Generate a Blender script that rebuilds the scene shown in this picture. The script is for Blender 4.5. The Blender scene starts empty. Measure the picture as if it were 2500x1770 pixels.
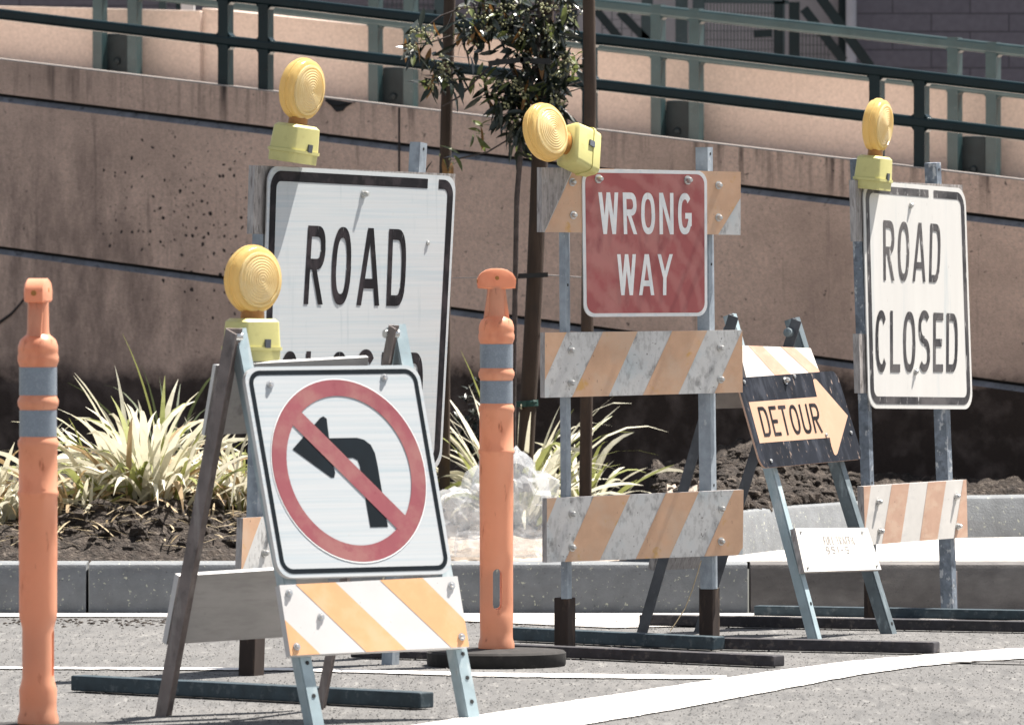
import bpy, math, random
from mathutils import Vector, Matrix, noise
R = math.radians
random.seed(7)
S = bpy.context.scene
COL = S.collection

# ------------------------------------------------------------------ camera, sky, sun, exposure
F = 18000.0          # focal length in pixels of the 2500 px wide photograph
H = 1.12             # camera height above the road
HY = 660.0           # image row of the horizon
cam_data = bpy.data.cameras.new("camera")
cam = bpy.data.objects.new("camera", cam_data)
COL.objects.link(cam)
cam.location = (0, 0, H)
cam.rotation_euler = (R(90), 0, 0)
cam_data.sensor_width = 36.0
cam_data.lens = 36.0 * F / 2500.0
cam_data.shift_y = -(885.0 - HY) / 2500.0
cam_data.clip_start = 0.5
cam_data.clip_end = 2000
cam_data.dof.use_dof = True
cam_data.dof.focus_distance = 21.8
cam_data.dof.aperture_fstop = 13.0
S.camera = cam

SUN_AZ = math.atan2(0.83, 0.56)     # from +Y (away from the camera) towards +X (right)
SUN_EL = R(64)
SUN = Vector((math.sin(SUN_AZ) * math.cos(SUN_EL), math.cos(SUN_AZ) * math.cos(SUN_EL), math.sin(SUN_EL)))
world = bpy.data.worlds.new("World")
S.world = world
world.use_nodes = True
wn = world.node_tree
sky = wn.nodes.new("ShaderNodeTexSky")
sky.sky_type = 'NISHITA'
sky.sun_disc = False
sky.sun_elevation = SUN_EL
sky.sun_rotation = SUN_AZ
bg = wn.nodes["Background"]
bg.inputs[1].default_value = 0.055
hs = wn.nodes.new("ShaderNodeHueSaturation"); hs.inputs["Saturation"].default_value = 0.45
wn.links.new(sky.outputs[0], hs.inputs["Color"]); wn.links.new(hs.outputs[0], bg.inputs[0])
sun_data = bpy.data.lights.new("sun", 'SUN')
sun_data.energy = 5.0
sun_data.angle = R(0.53)
sun_data.color = (1.0, 0.94, 0.865)
sun = bpy.data.objects.new("sun", sun_data)
COL.objects.link(sun)
sun.rotation_euler = SUN.to_track_quat('Z', 'Y').to_euler()
S.view_settings.view_transform = 'Standard'
S.view_settings.look = 'None'
S.view_settings.gamma = 1.0
S.view_settings.exposure = 1.47

# ------------------------------------------------------------------ photograph measurements -> points in the place
CAM = Vector((0, 0, H))
def ray(px, py):
    return Vector(((px - 1250) / F, 1.0, -(py - HY) / F))
def W(px, py, d):
    return CAM + ray(px, py) * d
def D(py, z=0.0):
    return (H - z) * F / (py - HY)
def G(px, py, z=0.0):
    return W(px, py, D(py, z))
class Plane:
    def __init__(self, p, u, v):
        self.p, self.u = Vector(p), Vector(u).normalized()
        self.n = self.u.cross(Vector(v)).normalized()
        self.v = self.n.cross(self.u).normalized()
        if self.n.y > 0:
            self.n = -self.n
    def px(self, x, y, off=0.0):
        r = ray(x, y)
        t = self.n.dot(self.p + self.n * off - CAM) / self.n.dot(r)
        return CAM + r * t
class Quad:
    """a flat four-cornered area on a plane: bl, br, tr, tl"""
    def __init__(self, pl, tl, tr, br, bl, off=0.0):
        self.c = [pl.px(*q, off) for q in (bl, br, tr, tl)]
        self.n = pl.n
    def __call__(self, s, t, o=0.0):
        bl, br, tr, tl = self.c
        return (bl * (1 - s) + br * s) * (1 - t) + (tl * (1 - s) + tr * s) * t + self.n * o
    def size(self):
        bl, br, tr, tl = self.c
        return ((br - bl).length + (tr - tl).length) / 2, ((tl - bl).length + (tr - br).length) / 2

# ------------------------------------------------------------------ mesh builder
class MB:
    def __init__(self):
        self.v, self.f, self.m = [], [], []
    def add(self, vs, fs, mi=0):
        b = len(self.v)
        self.v += [Vector(p) for p in vs]
        for f in fs:
            self.f.append([b + i for i in f]); self.m.append(mi)
    def hexa(self, b4, t4, mi=0):
        self.add(list(b4) + list(t4), [(3, 2, 1, 0), (4, 5, 6, 7), (0, 1, 5, 4), (1, 2, 6, 5), (2, 3, 7, 6), (3, 0, 4, 7)], mi)
    def beam(self, p0, p1, side, w, h, mi=0):
        p0, p1 = Vector(p0), Vector(p1)
        ax = (p1 - p0).normalized()
        s = Vector(side); s = (s - ax * s.dot(ax)).normalized()
        q = ax.cross(s).normalized()
        def ring(p): return [p - s * w / 2 - q * h / 2, p + s * w / 2 - q * h / 2, p + s * w / 2 + q * h / 2, p - s * w / 2 + q * h / 2]
        self.hexa(ring(p0), ring(p1), mi)
    def box(self, c, size, rz=0, mi=0):
        c = Vector(c); a = Vector((math.cos(rz), math.sin(rz), 0)); b = Vector((-a.y, a.x, 0)); z = Vector((0, 0, 1))
        hx, hy, hz = size[0] / 2, size[1] / 2, size[2] / 2
        r = lambda k: [c + a * sx * hx + b * sy * hy + z * k * hz for sx, sy in ((-1, -1), (1, -1), (1, 1), (-1, 1))]
        self.hexa(r(-1), r(1), mi)
    def tube(self, pts, rad, n=8, mi=0, cap=True):
        pts = [Vector(p) for p in pts]
        rr = rad if isinstance(rad, (list, tuple)) else [rad] * len(pts)
        base = len(self.v); ref = Vector((0.3, 0.9, 0.2))
        for i, p in enumerate(pts):
            ax = (pts[min(i + 1, len(pts) - 1)] - pts[max(i - 1, 0)]).normalized()
            a = ax.cross(ref)
            if a.length < 1e-3: a = ax.cross(Vector((1, 0, 0)))
            a.normalize(); b = ax.cross(a)
            for k in range(n):
                t = 2 * math.pi * k / n
                self.v.append(p + (a * math.cos(t) + b * math.sin(t)) * rr[i])
        for i in range(len(pts) - 1):
            for k in range(n):
                k2 = (k + 1) % n
                self.f.append([base + i * n + k, base + i * n + k2, base + (i + 1) * n + k2, base + (i + 1) * n + k]); self.m.append(mi)
        if cap:
            self.f.append([base + k for k in range(n)][::-1]); self.m.append(mi)
            self.f.append([base + (len(pts) - 1) * n + k for k in range(n)]); self.m.append(mi)
    def lathe(self, prof, o, ax, n=32, mi=0, sx=1.0, sy=1.0, ref=None, caps=True):
        o, ax = Vector(o), Vector(ax).normalized()
        a = Vector(ref) if ref else Vector((1, 0, 0))
        a = a - ax * a.dot(ax)
        if a.length < 1e-3: a = Vector((0, 1, 0)) - ax * ax.y
        a.normalize(); b = ax.cross(a)
        base = len(self.v)
        for r, z in prof:
            for k in range(n):
                t = 2 * math.pi * k / n
                self.v.append(o + ax * z + a * (math.cos(t) * r * sx) + b * (math.sin(t) * r * sy))
        for i in range(len(prof) - 1):
            for k in range(n):
                k2 = (k + 1) % n
                self.f.append([base + i * n + k, base + i * n + k2, base + (i + 1) * n + k2, base + (i + 1) * n + k]); self.m.append(mi)
        if caps:
            self.f.append([base + k for k in range(n)][::-1]); self.m.append(mi)
            self.f.append([base + (len(prof) - 1) * n + k for k in range(n)]); self.m.append(mi)
    def prism(self, poly, nv, t, mi=0):
        """flat polygon (front face) extruded backwards by t along -nv"""
        nv = Vector(nv); k = len(poly)
        fr = [Vector(p) for p in poly]; bk = [p - nv * t for p in fr]
        self.add(fr + bk, [list(range(k)), list(range(2 * k - 1, k - 1, -1))] + [(i, i + k, (i + 1) % k + k, (i + 1) % k) for i in range(k)], mi)
    def flat(self, poly, mi=0):
        self.add(poly, [list(range(len(poly)))], mi)
    def build(self, name, mats, root=None, smooth=False, bevel=0.0):
        me = bpy.data.meshes.new(name)
        off = Vector(root_world(root)) if root else Vector((0, 0, 0))
        me.from_pydata([tuple(p - off) for p in self.v], [], self.f)
        mats = mats if isinstance(mats, (list, tuple)) else [mats]
        for m in mats: me.materials.append(m)
        me.polygons.foreach_set("material_index", self.m)
        import bmesh
        bm = bmesh.new(); bm.from_mesh(me)
        bmesh.ops.recalc_face_normals(bm, faces=bm.faces)
        bm.to_mesh(me); bm.free()
        if smooth:
            me.polygons.foreach_set("use_smooth", [True] * len(me.polygons))
            try: me.set_sharp_from_angle(angle=R(42))
            except Exception: pass
        me.update()
        o = bpy.data.objects.new(name, me)
        COL.objects.link(o)
        if root:
            o.parent = root
        if bevel:
            b = o.modifiers.new("bevel", 'BEVEL'); b.width = bevel; b.segments = 2; b.limit_method = 'ANGLE'
        return o
def root_world(o):
    p = Vector((0, 0, 0))
    while o is not None:
        p += o.location; o = o.parent
    return p
def tag(o, label=None, cat=None, group=None, kind=None):
    if label: o["label"] = label
    if cat: o["category"] = cat
    if group: o["group"] = group
    if kind: o["kind"] = kind
    return o
def thing(name, loc, label, cat, group=None):
    o = bpy.data.objects.new(name, None)
    o.empty_display_size = 0.1
    COL.objects.link(o); o.location = loc
    return tag(o, label, cat, group)
def struct(mb, name, mats, **k):
    return tag(mb.build(name, mats, **k), kind='structure')

# ------------------------------------------------------------------ materials
def mat(name, col, rough=0.7, metal=0.0, var=0.2, scale=12.0, stretch=(1, 1, 1), layers=(), bump=0.0, bscale=60.0,
        spec=0.4, trans=0.0, tcol=None, coat=0.0, bdist=0.01):
    m = bpy.data.materials.new(name); m.use_nodes = True
    nt = m.node_tree; N = nt.nodes; L = nt.links
    p = N["Principled BSDF"]; out = N["Material Output"]
    tc = N.new("ShaderNodeTexCoord")
    def noise_fac(sc, st, lo, hi, detail=6.0, rgh=0.62):
        mp = N.new("ShaderNodeMapping"); mp.inputs["Scale"].default_value = st
        L.new(tc.outputs["Object"], mp.inputs[0])
        nz = N.new("ShaderNodeTexNoise"); nz.inputs["Scale"].default_value = sc
        nz.inputs["Detail"].default_value = detail; nz.inputs["Roughness"].default_value = rgh
        L.new(mp.outputs[0], nz.inputs["Vector"])
        mr = N.new("ShaderNodeMapRange"); mr.inputs[1].default_value = lo; mr.inputs[2].default_value = hi
        L.new(nz.outputs[0], mr.inputs[0])
        return mr.outputs[0]
    def mix(fac, a, b):
        mx = N.new("ShaderNodeMix"); mx.data_type = 'RGBA'
        L.new(fac, mx.inputs[0])
        for i, c in ((6, a), (7, b)):
            if isinstance(c, tuple): mx.inputs[i].default_value = (*c, 1)
            else: L.new(c, mx.inputs[i])
        return mx.outputs[2]
    cur = mix(noise_fac(scale, stretch, 0.3, 0.7), tuple(max(0, c * (1 - var)) for c in col), tuple(min(1, c * (1 + var)) for c in col))
    for (lc, sc, st, lo, hi, amt) in layers:
        f = noise_fac(sc, st, lo, hi)
        mu = N.new("ShaderNodeMath"); mu.operation = 'MULTIPLY'; mu.inputs[1].default_value = amt; mu.use_clamp = True
        L.new(f, mu.inputs[0])
        cur = mix(mu.outputs[0], cur, lc)
    m["out_color"] = 0
    L.new(cur, p.inputs["Base Color"])
    p.inputs["Roughness"].default_value = rough
    p.inputs["Metallic"].default_value = metal
    p.inputs["Specular IOR Level"].default_value = spec
    if coat: p.inputs["Coat Weight"].default_value = coat
    if bump:
        nz = N.new("ShaderNodeTexNoise"); nz.inputs["Scale"].default_value = bscale; nz.inputs["Detail"].default_value = 5
        mp = N.new("ShaderNodeMapping"); mp.inputs["Scale"].default_value = stretch
        L.new(tc.outputs["Object"], mp.inputs[0]); L.new(mp.outputs[0], nz.inputs["Vector"])
        b = N.new("ShaderNodeBump"); b.inputs["Strength"].default_value = bump; b.inputs["Distance"].default_value = bdist
        L.new(nz.outputs[0], b.inputs["Height"]); L.new(b.outputs[0], p.inputs["Normal"])
    if trans:
        t = N.new("ShaderNodeBsdfTranslucent")
        if tcol: t.inputs[0].default_value = (*tcol, 1)
        else: L.new(cur, t.inputs[0])
        ms = N.new("ShaderNodeMixShader"); ms.inputs[0].default_value = trans
        L.new(p.outputs[0], ms.inputs[1]); L.new(t.outputs[0], ms.inputs[2]); L.new(ms.outputs[0], out.inputs[0])
    return m
A = {}
DIRT = (0.10, 0.085, 0.07)
A['asphalt'] = mat('asphalt', (0.118, 0.116, 0.114), 0.92, var=0.22, scale=110, bump=0.8, bscale=190, bdist=0.006,
                   layers=[((0.055, 0.055, 0.058), 75, (1, 1, 1), 0.58, 0.68, 0.75), ((0.24, 0.23, 0.22), 95, (1, 1, 1), 0.60, 0.68, 0.7),
                           ((0.185, 0.178, 0.17), 1.2, (1, 1, 1), 0.5, 0.75, 0.6), ((0.075, 0.074, 0.074), 26, (1, 0.10, 1), 0.50, 0.66, 0.75), ((0.23, 0.225, 0.215), 34, (1, 0.12, 1), 0.56, 0.68, 0.6), ((0.06, 0.06, 0.06), 2.2, (1, 0.35, 1), 0.60, 0.72, 0.5)])
A['grit_dark'] = mat('dark_grit', (0.085, 0.084, 0.082), 0.9, var=.4, scale=60)
A['grit_pale'] = mat('pale_grit', (0.17, 0.165, 0.158), 0.9, var=.4, scale=60)
A['paint_line'] = mat('road_paint', (0.72, 0.70, 0.68), 0.8, var=0.08, scale=40,
                      layers=[((0.16, 0.155, 0.15), 30, (1, 0.14, 1), 0.62, 0.69, 0.8), ((0.42, 0.41, 0.40), 7, (1, 0.4, 1), 0.52, 0.72, 0.5)])
A['gutter'] = mat('gutter_concrete', (0.42, 0.40, 0.38), 0.9, var=0.15, scale=30, bump=0.2, bscale=200,
                  layers=[((0.12, 0.11, 0.1), 25, (1, 1, 1), 0.55, 0.7, 0.6)])
A['kerb'] = mat('kerb_concrete', (0.165, 0.175, 0.185), 0.9, var=0.18, scale=14, bump=0.25, bscale=160,
                layers=[((0.6, 0.6, 0.46), 75, (1, 1, 1), 0.62, 0.67, 0.75), ((0.14, 0.14, 0.145), 9, (0.4, 1, 1.4), 0.55, 0.75, 0.7),
                        ((0.08, 0.08, 0.08), 60, (1, 1, 1), 0.64, 0.7, 0.7)])
A['kerb_shade_dirt'] = mat('kerb_shaded_stained', (0.125, 0.118, 0.115), 0.9, var=0.25, scale=10, bump=0.25, bscale=160,  # brown stains, with the right kerb's shade also put into the darker colour
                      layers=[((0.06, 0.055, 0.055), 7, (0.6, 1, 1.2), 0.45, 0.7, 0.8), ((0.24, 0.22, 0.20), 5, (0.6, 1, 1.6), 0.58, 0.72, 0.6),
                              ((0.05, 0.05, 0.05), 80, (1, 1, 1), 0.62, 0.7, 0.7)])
A['walk'] = mat('sidewalk_concrete', (0.56, 0.53, 0.49), 0.9, var=0.1, scale=20, bump=0.15, bscale=200,
                layers=[((0.25, 0.22, 0.2), 6, (1, 1, 1), 0.62, 0.75, 0.5)])
A['soil'] = mat('soil', (0.036, 0.027, 0.021), 0.95, var=0.5, scale=30, bump=0.9, bscale=90, bdist=0.03,
                layers=[((0.14, 0.115, 0.095), 34, (1, 1, 1), 0.53, 0.66, 0.85), ((0.012, 0.009, 0.008), 16, (1, 1, 1), 0.55, 0.7, 0.7)])
A['sand'] = mat('pale_sand', (0.36, 0.30, 0.245), 0.95, var=0.3, scale=40, bump=0.6, bscale=120,
                layers=[((0.1, 0.08, 0.06), 35, (1, 1, 1), 0.58, 0.68, 0.8)])
A['straw'] = mat('dry_straw', (0.42, 0.34, 0.22), 0.8, var=0.4, scale=20, trans=0.25)
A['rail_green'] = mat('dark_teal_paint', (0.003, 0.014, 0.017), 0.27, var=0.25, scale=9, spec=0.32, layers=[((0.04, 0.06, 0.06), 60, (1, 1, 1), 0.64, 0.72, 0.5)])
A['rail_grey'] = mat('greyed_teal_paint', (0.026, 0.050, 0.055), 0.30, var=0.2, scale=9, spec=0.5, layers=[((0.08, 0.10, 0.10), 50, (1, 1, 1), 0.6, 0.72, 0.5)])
A['black_box'] = mat('dark_anchor_plate', (0.014, 0.022, 0.025), 0.6, var=0.3, scale=14)
A['metal'] = mat('galvanised_steel', (0.30, 0.34, 0.38), 0.5, 0.35, var=0.2, scale=25, layers=[((0.13, 0.15, 0.18), 14, (1, 1, 0.5), 0.52, 0.68, 0.6), ((0.6, 0.62, 0.62), 70, (1, 1, 1), 0.62, 0.7, 0.5)])
A['metal_rough'] = mat('scuffed_steel', (0.16, 0.19, 0.23), 0.55, 0.3, var=0.35, scale=40, layers=[((0.5, 0.52, 0.54), 45, (1, 1, 0.6), 0.57, 0.62, 0.75), ((0.06, 0.07, 0.09), 30, (1, 1, 1), 0.56, 0.66, 0.6)])
A['leg_dark'] = mat('worn_angle_steel', (0.15, 0.125, 0.12), 0.5, 0.35, var=0.3, scale=14, layers=[((0.30, 0.28, 0.27), 25, (1, 1, 0.25), 0.52, 0.7, 0.6), ((0.05, 0.04, 0.04), 18, (1, 1, 1), 0.56, 0.7, 0.7)])
A['leg_blue'] = mat('pale_blue_steel', (0.31, 0.39, 0.42), 0.45, 0.15, var=0.15, scale=14, layers=[((0.55, 0.58, 0.58), 20, (1, 1, 0.4), 0.52, 0.68, 0.7), ((0.22, 0.17, 0.14), 60, (1, 1, 1), 0.66, 0.73, 0.8)])
A['leg_teal'] = mat('teal_steel', (0.13, 0.16, 0.175), 0.5, 0.2, var=0.25, scale=14, layers=[((0.38, 0.45, 0.47), 26, (1, 1, 0.4), 0.55, 0.7, 0.6)])
A['leg_shade'] = mat('shade_darkened_steel', (0.085, 0.09, 0.10), 0.6, 0.2, var=0.3, scale=14, layers=[((0.20, 0.21, 0.22), 26, (1, 1, 0.4), 0.57, 0.7, 0.5)])  # rear legs: their shade is put into this darker steel colour
A['skid'] = mat('skid_steel', (0.035, 0.033, 0.038), 0.7, 0.2, var=0.4, scale=30, layers=[((0.14, 0.12, 0.11), 40, (1, 1, 1), 0.55, 0.68, 0.7), ((0.02, 0.02, 0.022), 8, (1, 1, 1), 0.5, 0.7, 0.6)])
A['skid_teal'] = mat('skid_teal_steel', (0.030, 0.048, 0.060), 0.6, 0.2, var=0.3, scale=24, layers=[((0.11, 0.13, 0.14), 40, (1, 1, 1), 0.55, 0.68, 0.7)])
A['sleeve'] = mat('dark_timber_sleeve', (0.03, 0.02, 0.016), 0.8, var=0.4, scale=14, stretch=(1, 1, 0.25), layers=[((0.14, 0.095, 0.065), 22, (1, 1, 0.2), 0.55, 0.7, 0.7)])
A['sheet_white'] = mat('white_sheeting', (0.46, 0.48, 0.49), 0.55, var=0.05, scale=5, stretch=(0.3, 0.3, 40), spec=0.3,
                       layers=[((0.33, 0.41, 0.46), 4, (0.4, 0.4, 26), 0.48, 0.7, 0.55), ((0.28, 0.33, 0.36), 9, (3, 3, 0.35), 0.58, 0.75, 0.55),
                               ((0.40, 0.36, 0.33), 70, (1, 1, 1), 0.68, 0.74, 0.6)])
A['sheet_new'] = mat('ribbed_white_sheeting', (0.44, 0.462, 0.475), 0.5, var=0.04, scale=5, stretch=(0.3, 0.3, 40), spec=0.3,
                       layers=[((0.31, 0.385, 0.43), 3.2, (0.3, 0.3, 30), 0.46, 0.66, 0.6), ((0.36, 0.34, 0.33), 60, (1, 1, 1), 0.68, 0.74, 0.5)])
A['sheet_old'] = mat('old_white_sheeting', (0.66, 0.645, 0.615), 0.6, var=0.04, scale=6, stretch=(2, 2, 0.3), spec=0.3,
                     layers=[((0.42, 0.48, 0.5), 5, (4, 4, 0.3), 0.58, 0.74, 0.6), ((0.3, 0.27, 0.24), 60, (1, 1, 0.35), 0.68, 0.74, 0.6)])
A['ink'] = mat('black_ink', (0.010, 0.009, 0.011), 0.6, var=0.3, scale=8, spec=0.12, layers=[((0.045, 0.036, 0.04), 14, (1, 1, 1), 0.48, 0.6, 0.6)])
A['ink_blue'] = mat('blue_black_ink', (0.004, 0.008, 0.012), 0.6, var=0.3, scale=8, spec=0.12)
A['ink_worn'] = mat('flaking_black_ink', (0.035, 0.033, 0.037), 0.6, var=0.5, scale=12, spec=0.3,
                    layers=[((0.13, 0.12, 0.12), 6, (1, 1, 0.8), 0.42, 0.58, 0.8), ((0.6, 0.585, 0.57), 36, (1.6, 1.6, 0.4), 0.61, 0.67, 0.85)])
A['red'] = mat('faded_red', (0.33, 0.092, 0.09), 0.55, var=0.12, scale=6, spec=0.3,
               layers=[((0.40, 0.175, 0.155), 7, (1, 1, 0.8), 0.45, 0.6, 0.85), ((0.20, 0.04, 0.05), 7, (1, 1, 0.5), 0.58, 0.7, 0.8), ((0.2, 0.04, 0.05), 26, (1, 1, 0.5), 0.66, 0.72, 0.4)])
def swirls(m, centre, col, amt):
    """worn circular scrape marks"""
    nt = m.node_tree; N = nt.nodes; L = nt.links; p = N["Principled BSDF"]; cur = p.inputs["Base Color"].links[0].from_socket
    tc = N.new("ShaderNodeTexCoord"); mp = N.new("ShaderNodeMapping"); mp.inputs["Location"].default_value = centre; L.new(tc.outputs["Object"], mp.inputs[0])
    w = N.new("ShaderNodeTexWave"); w.wave_type = 'RINGS'; w.rings_direction = 'SPHERICAL'; w.inputs["Scale"].default_value = 5.5; w.inputs["Distortion"].default_value = 2.5; w.inputs["Detail"].default_value = 3; w.inputs["Detail Scale"].default_value = 3
    L.new(mp.outputs[0], w.inputs["Vector"])
    mr = N.new("ShaderNodeMapRange"); mr.inputs[1].default_value = .45; mr.inputs[2].default_value = .95; mr.inputs[4].default_value = amt; L.new(w.outputs["Fac"], mr.inputs[0])
    mx = N.new("ShaderNodeMix"); mx.data_type = 'RGBA'; L.new(mr.outputs[0], mx.inputs[0]); L.new(cur, mx.inputs[6]); mx.inputs[7].default_value = (*col, 1); L.new(mx.outputs[2], p.inputs["Base Color"])
swirls(A['red'], (.02, 0, -.86), (.42, .17, .155), .6)
A['red_ring'] = mat('red_ring_ink', (0.235, 0.062, 0.075), 0.55, var=0.1, scale=6, spec=0.3,
                    layers=[((0.28, 0.125, 0.115), 8, (1, 1, 1), 0.45, 0.6, 0.8), ((0.19, 0.032, 0.05), 11, (1, 1, 1), 0.6, 0.68, 0.7)])
A['letter_white'] = mat('white_lettering', (0.74, 0.74, 0.73), 0.55, var=0.06, scale=14, spec=0.3, layers=[((0.6, 0.66, 0.68), 30, (1, 1, 1), 0.5, 0.65, 0.6)])
A['board_white'] = mat('scuffed_white_board', (0.56, 0.555, 0.54), 0.7, var=0.08, scale=20, spec=0.2,
                       layers=[((0.40, 0.46, 0.48), 10, (1, 1, 1), 0.5, 0.68, 0.6), ((0.16, 0.155, 0.15), 24, (1, 1, 0.6), 0.55, 0.68, 0.8), ((0.3, 0.29, 0.28), 55, (1, 1, 0.5), 0.52, 0.62, 0.45), ((0.1, 0.08, 0.07), 80, (1, 1, 1), 0.63, 0.70, 0.8)])
A['board_orange'] = mat('faded_orange_stripe', (0.57, 0.36, 0.235), 0.65, var=0.1, scale=14, spec=0.25,
                        layers=[((0.56, 0.41, 0.30), 9, (1, 1, 1), 0.45, 0.65, 0.7), ((0.55, 0.32, 0.10), 12, (1, 1, 1), 0.60, 0.66, 0.8), ((0.14, 0.09, 0.07), 80, (1, 1, 0.6), 0.66, 0.72, 0.7)])
A['clean_white'] = mat('clean_white_board', (0.50, 0.495, 0.49), 0.6, var=0.05, scale=10, spec=0.3, layers=[((0.5, 0.49, 0.48), 18, (1, 1, 1), 0.6, 0.72, 0.5), ((0.2, 0.19, 0.18), 90, (1, 1, 1), 0.68, 0.73, 0.6)])
A['clean_orange'] = mat('clean_orange_stripe', (0.60, 0.33, 0.165), 0.55, var=0.08, scale=10, spec=0.3, layers=[((0.56, 0.38, 0.245), 10, (1, 1, 1), 0.5, 0.68, 0.6)])
A['pale_white'] = mat('sun_bleached_board', (0.60, 0.575, 0.54), 0.75, var=0.06, scale=14, spec=0.2, layers=[((0.45, 0.44, 0.43), 12, (0.6, 0.6, 1.4), 0.58, 0.72, 0.5), ((0.12, 0.09, 0.08), 70, (0.7, 0.7, 1), 0.67, 0.72, 0.8)])
A['pale_orange'] = mat('bleached_orange_stripe', (0.50, 0.325, 0.24), 0.7, var=0.08, scale=14, spec=0.2, layers=[((0.56, 0.41, 0.31), 20, (0.5, 0.5, 1.4), 0.5, 0.64, 0.6), ((0.14, 0.1, 0.09), 70, (0.7, 0.7, 1), 0.67, 0.72, 0.8)])
A['bare_wood'] = mat('bare_grey_wood', (0.30, 0.275, 0.26), 0.85, var=0.3, scale=30, stretch=(3, 3, 0.6), bump=0.4, bscale=40, layers=[((0.08, 0.07, 0.065), 40, (2, 2, 0.6), 0.52, 0.66, 0.7), ((0.5, 0.49, 0.48), 30, (2, 2, 0.6), 0.6, 0.7, 0.6)])
A['wood_end'] = mat('splintered_wood_end', (0.36, 0.34, 0.33), 0.9, var=0.3, scale=50, stretch=(2, 2, 0.4), layers=[((0.12, 0.1, 0.095), 40, (2, 2, 0.3), 0.55, 0.68, 0.8)])
A['board_back'] = mat('grey_painted_board', (0.40, 0.385, 0.37), 0.8, var=0.1, scale=14, stretch=(0.7, 0.7, 2), layers=[((0.13, 0.12, 0.12), 8, (1, 1, 1), 0.62, 0.72, 0.7), ((0.3, 0.28, 0.27), 18, (0.6, 0.6, 4), 0.5, 0.7, 0.5)])
A['sign_edge'] = mat('sign_edge_metal', (0.55, 0.55, 0.54), 0.5, 0.3, var=0.1)
A['detour_black'] = mat('worn_black_board', (0.010, 0.012, 0.018), 0.65, var=0.4, scale=10, spec=0.12,
                        layers=[((0.05, 0.055, 0.07), 12, (1.5, 1.5, 0.4), 0.5, 0.66, 0.6), ((0.36, 0.27, 0.22), 34, (2, 2, 0.5), 0.62, 0.70, 0.7)])
A['detour_orange'] = mat('pale_orange_arrow', (0.46, 0.295, 0.20), 0.6, var=0.04, scale=8, spec=0.3, layers=[((0.50, 0.36, 0.265), 8, (1, 1, 1), 0.5, 0.7, 0.5)])
A['bolt'] = mat('zinc_bolt', (0.55, 0.55, 0.54), 0.3, 0.8, var=0.15)
A['amber'] = mat('amber_lens', (0.80, 0.62, 0.26), 0.18, var=0.07, scale=10, spec=0.5, trans=0.5, tcol=(0.86, 0.68, 0.36), bump=0.15, bscale=70, layers=[((0.45, 0.22, 0.05), 22, (1, 1, 1), 0.64, 0.72, 0.5)])
A['amber_lens'] = mat('amber_lens_face', (0.88, 0.74, 0.40), 0.12, var=0.05, scale=16, spec=0.5, trans=0.42, tcol=(0.90, 0.77, 0.50), bump=0.25, bscale=260, bdist=0.004, layers=[((0.92, 0.82, 0.52), 11, (1, 1, 1), 0.5, 0.60, 0.8), ((0.56, 0.36, 0.12), 13, (1, 1, 1), 0.56, 0.68, 0.6)])
A['amber_dark'] = mat('amber_base', (0.36, 0.16, 0.035), 0.4, var=0.3, scale=30)
A['yellow'] = mat('yellow_plastic', (0.58, 0.54, 0.22), 0.45, var=0.06, scale=14, spec=0.4, layers=[((0.40, 0.35, 0.13), 16, (1, 1, 1), 0.54, 0.70, 0.6), ((0.12, 0.1, 0.04), 90, (1, 1, 1), 0.70, 0.75, 0.7)])
A['lock'] = mat('grey_switch', (0.10, 0.11, 0.13), 0.5)
A['orange'] = mat('orange_plastic', (0.73, 0.36, 0.225), 0.36, var=0.06, scale=6, spec=0.5, trans=0.28, tcol=(0.95, 0.45, 0.18),
                  layers=[((0.64, 0.33, 0.21), 5, (1, 1, 0.3), 0.5, 0.7, 0.6), ((0.52, 0.20, 0.12), 11, (1, 1, 0.5), 0.54, 0.66, 0.6), ((0.16, 0.05, 0.03), 40, (1, 1, 0.25), 0.63, 0.70, 0.75), ((0.70, 0.45, 0.33), 16, (1, 1, 0.2), 0.64, 0.74, 0.6)])
A['band'] = mat('reflective_band', (0.20, 0.235, 0.28), 0.3, 0.25, var=0.1, scale=60, spec=0.6, layers=[((0.10, 0.12, 0.14), 9, (1, 1, 1), 0.62, 0.7, 0.5), ((0.3, 0.34, 0.38), 220, (1, 1, 1), 0.52, 0.6, 0.5)])
A['rubber'] = mat('black_rubber', (0.022, 0.02, 0.019), 0.85, var=0.35, scale=30, layers=[((0.12, 0.11, 0.10), 24, (1, 1, 1), 0.58, 0.75, 0.5)])
A['stake'] = mat('stake_timber', (0.052, 0.034, 0.024), 0.85, var=0.3, scale=24, stretch=(1, 1, 0.15), bump=0.3, bscale=60, layers=[((0.035, 0.026, 0.02), 18, (1, 1, 0.5), 0.55, 0.68, 0.7)])
A['bark'] = mat('young_bark', (0.07, 0.055, 0.05), 0.9, var=0.4, scale=40, bump=0.4, bscale=90)
A['tie'] = mat('black_rubber_tie', (0.012, 0.012, 0.012), 0.6, var=0.2)
A['tie_green'] = mat('green_tie', (0.012, 0.05, 0.042), 0.6, var=0.2)
A['wire'] = mat('steel_wire', (0.32, 0.3, 0.29), 0.4, 0.7, var=0.1)
def leafmat(name, col, tr, rough=0.38): return mat(name, col, rough, var=0.35, scale=18, spec=0.5, trans=tr)
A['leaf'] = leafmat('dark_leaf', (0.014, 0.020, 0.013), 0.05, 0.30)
A['leaf_lit'] = leafmat('sunlit_leaf', (0.12, 0.145, 0.045), 0.35)  # lit copy of the leaf: sunlight is put into the paler colour
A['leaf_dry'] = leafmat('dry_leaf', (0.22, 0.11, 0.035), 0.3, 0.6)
A['berry'] = mat('pale_berry', (0.26, 0.26, 0.14), 0.4, var=0.3, scale=60)
A['blade_cream'] = mat('cream_blade', (0.66, 0.63, 0.50), 0.5, var=0.12, scale=10, trans=0.3)
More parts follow.
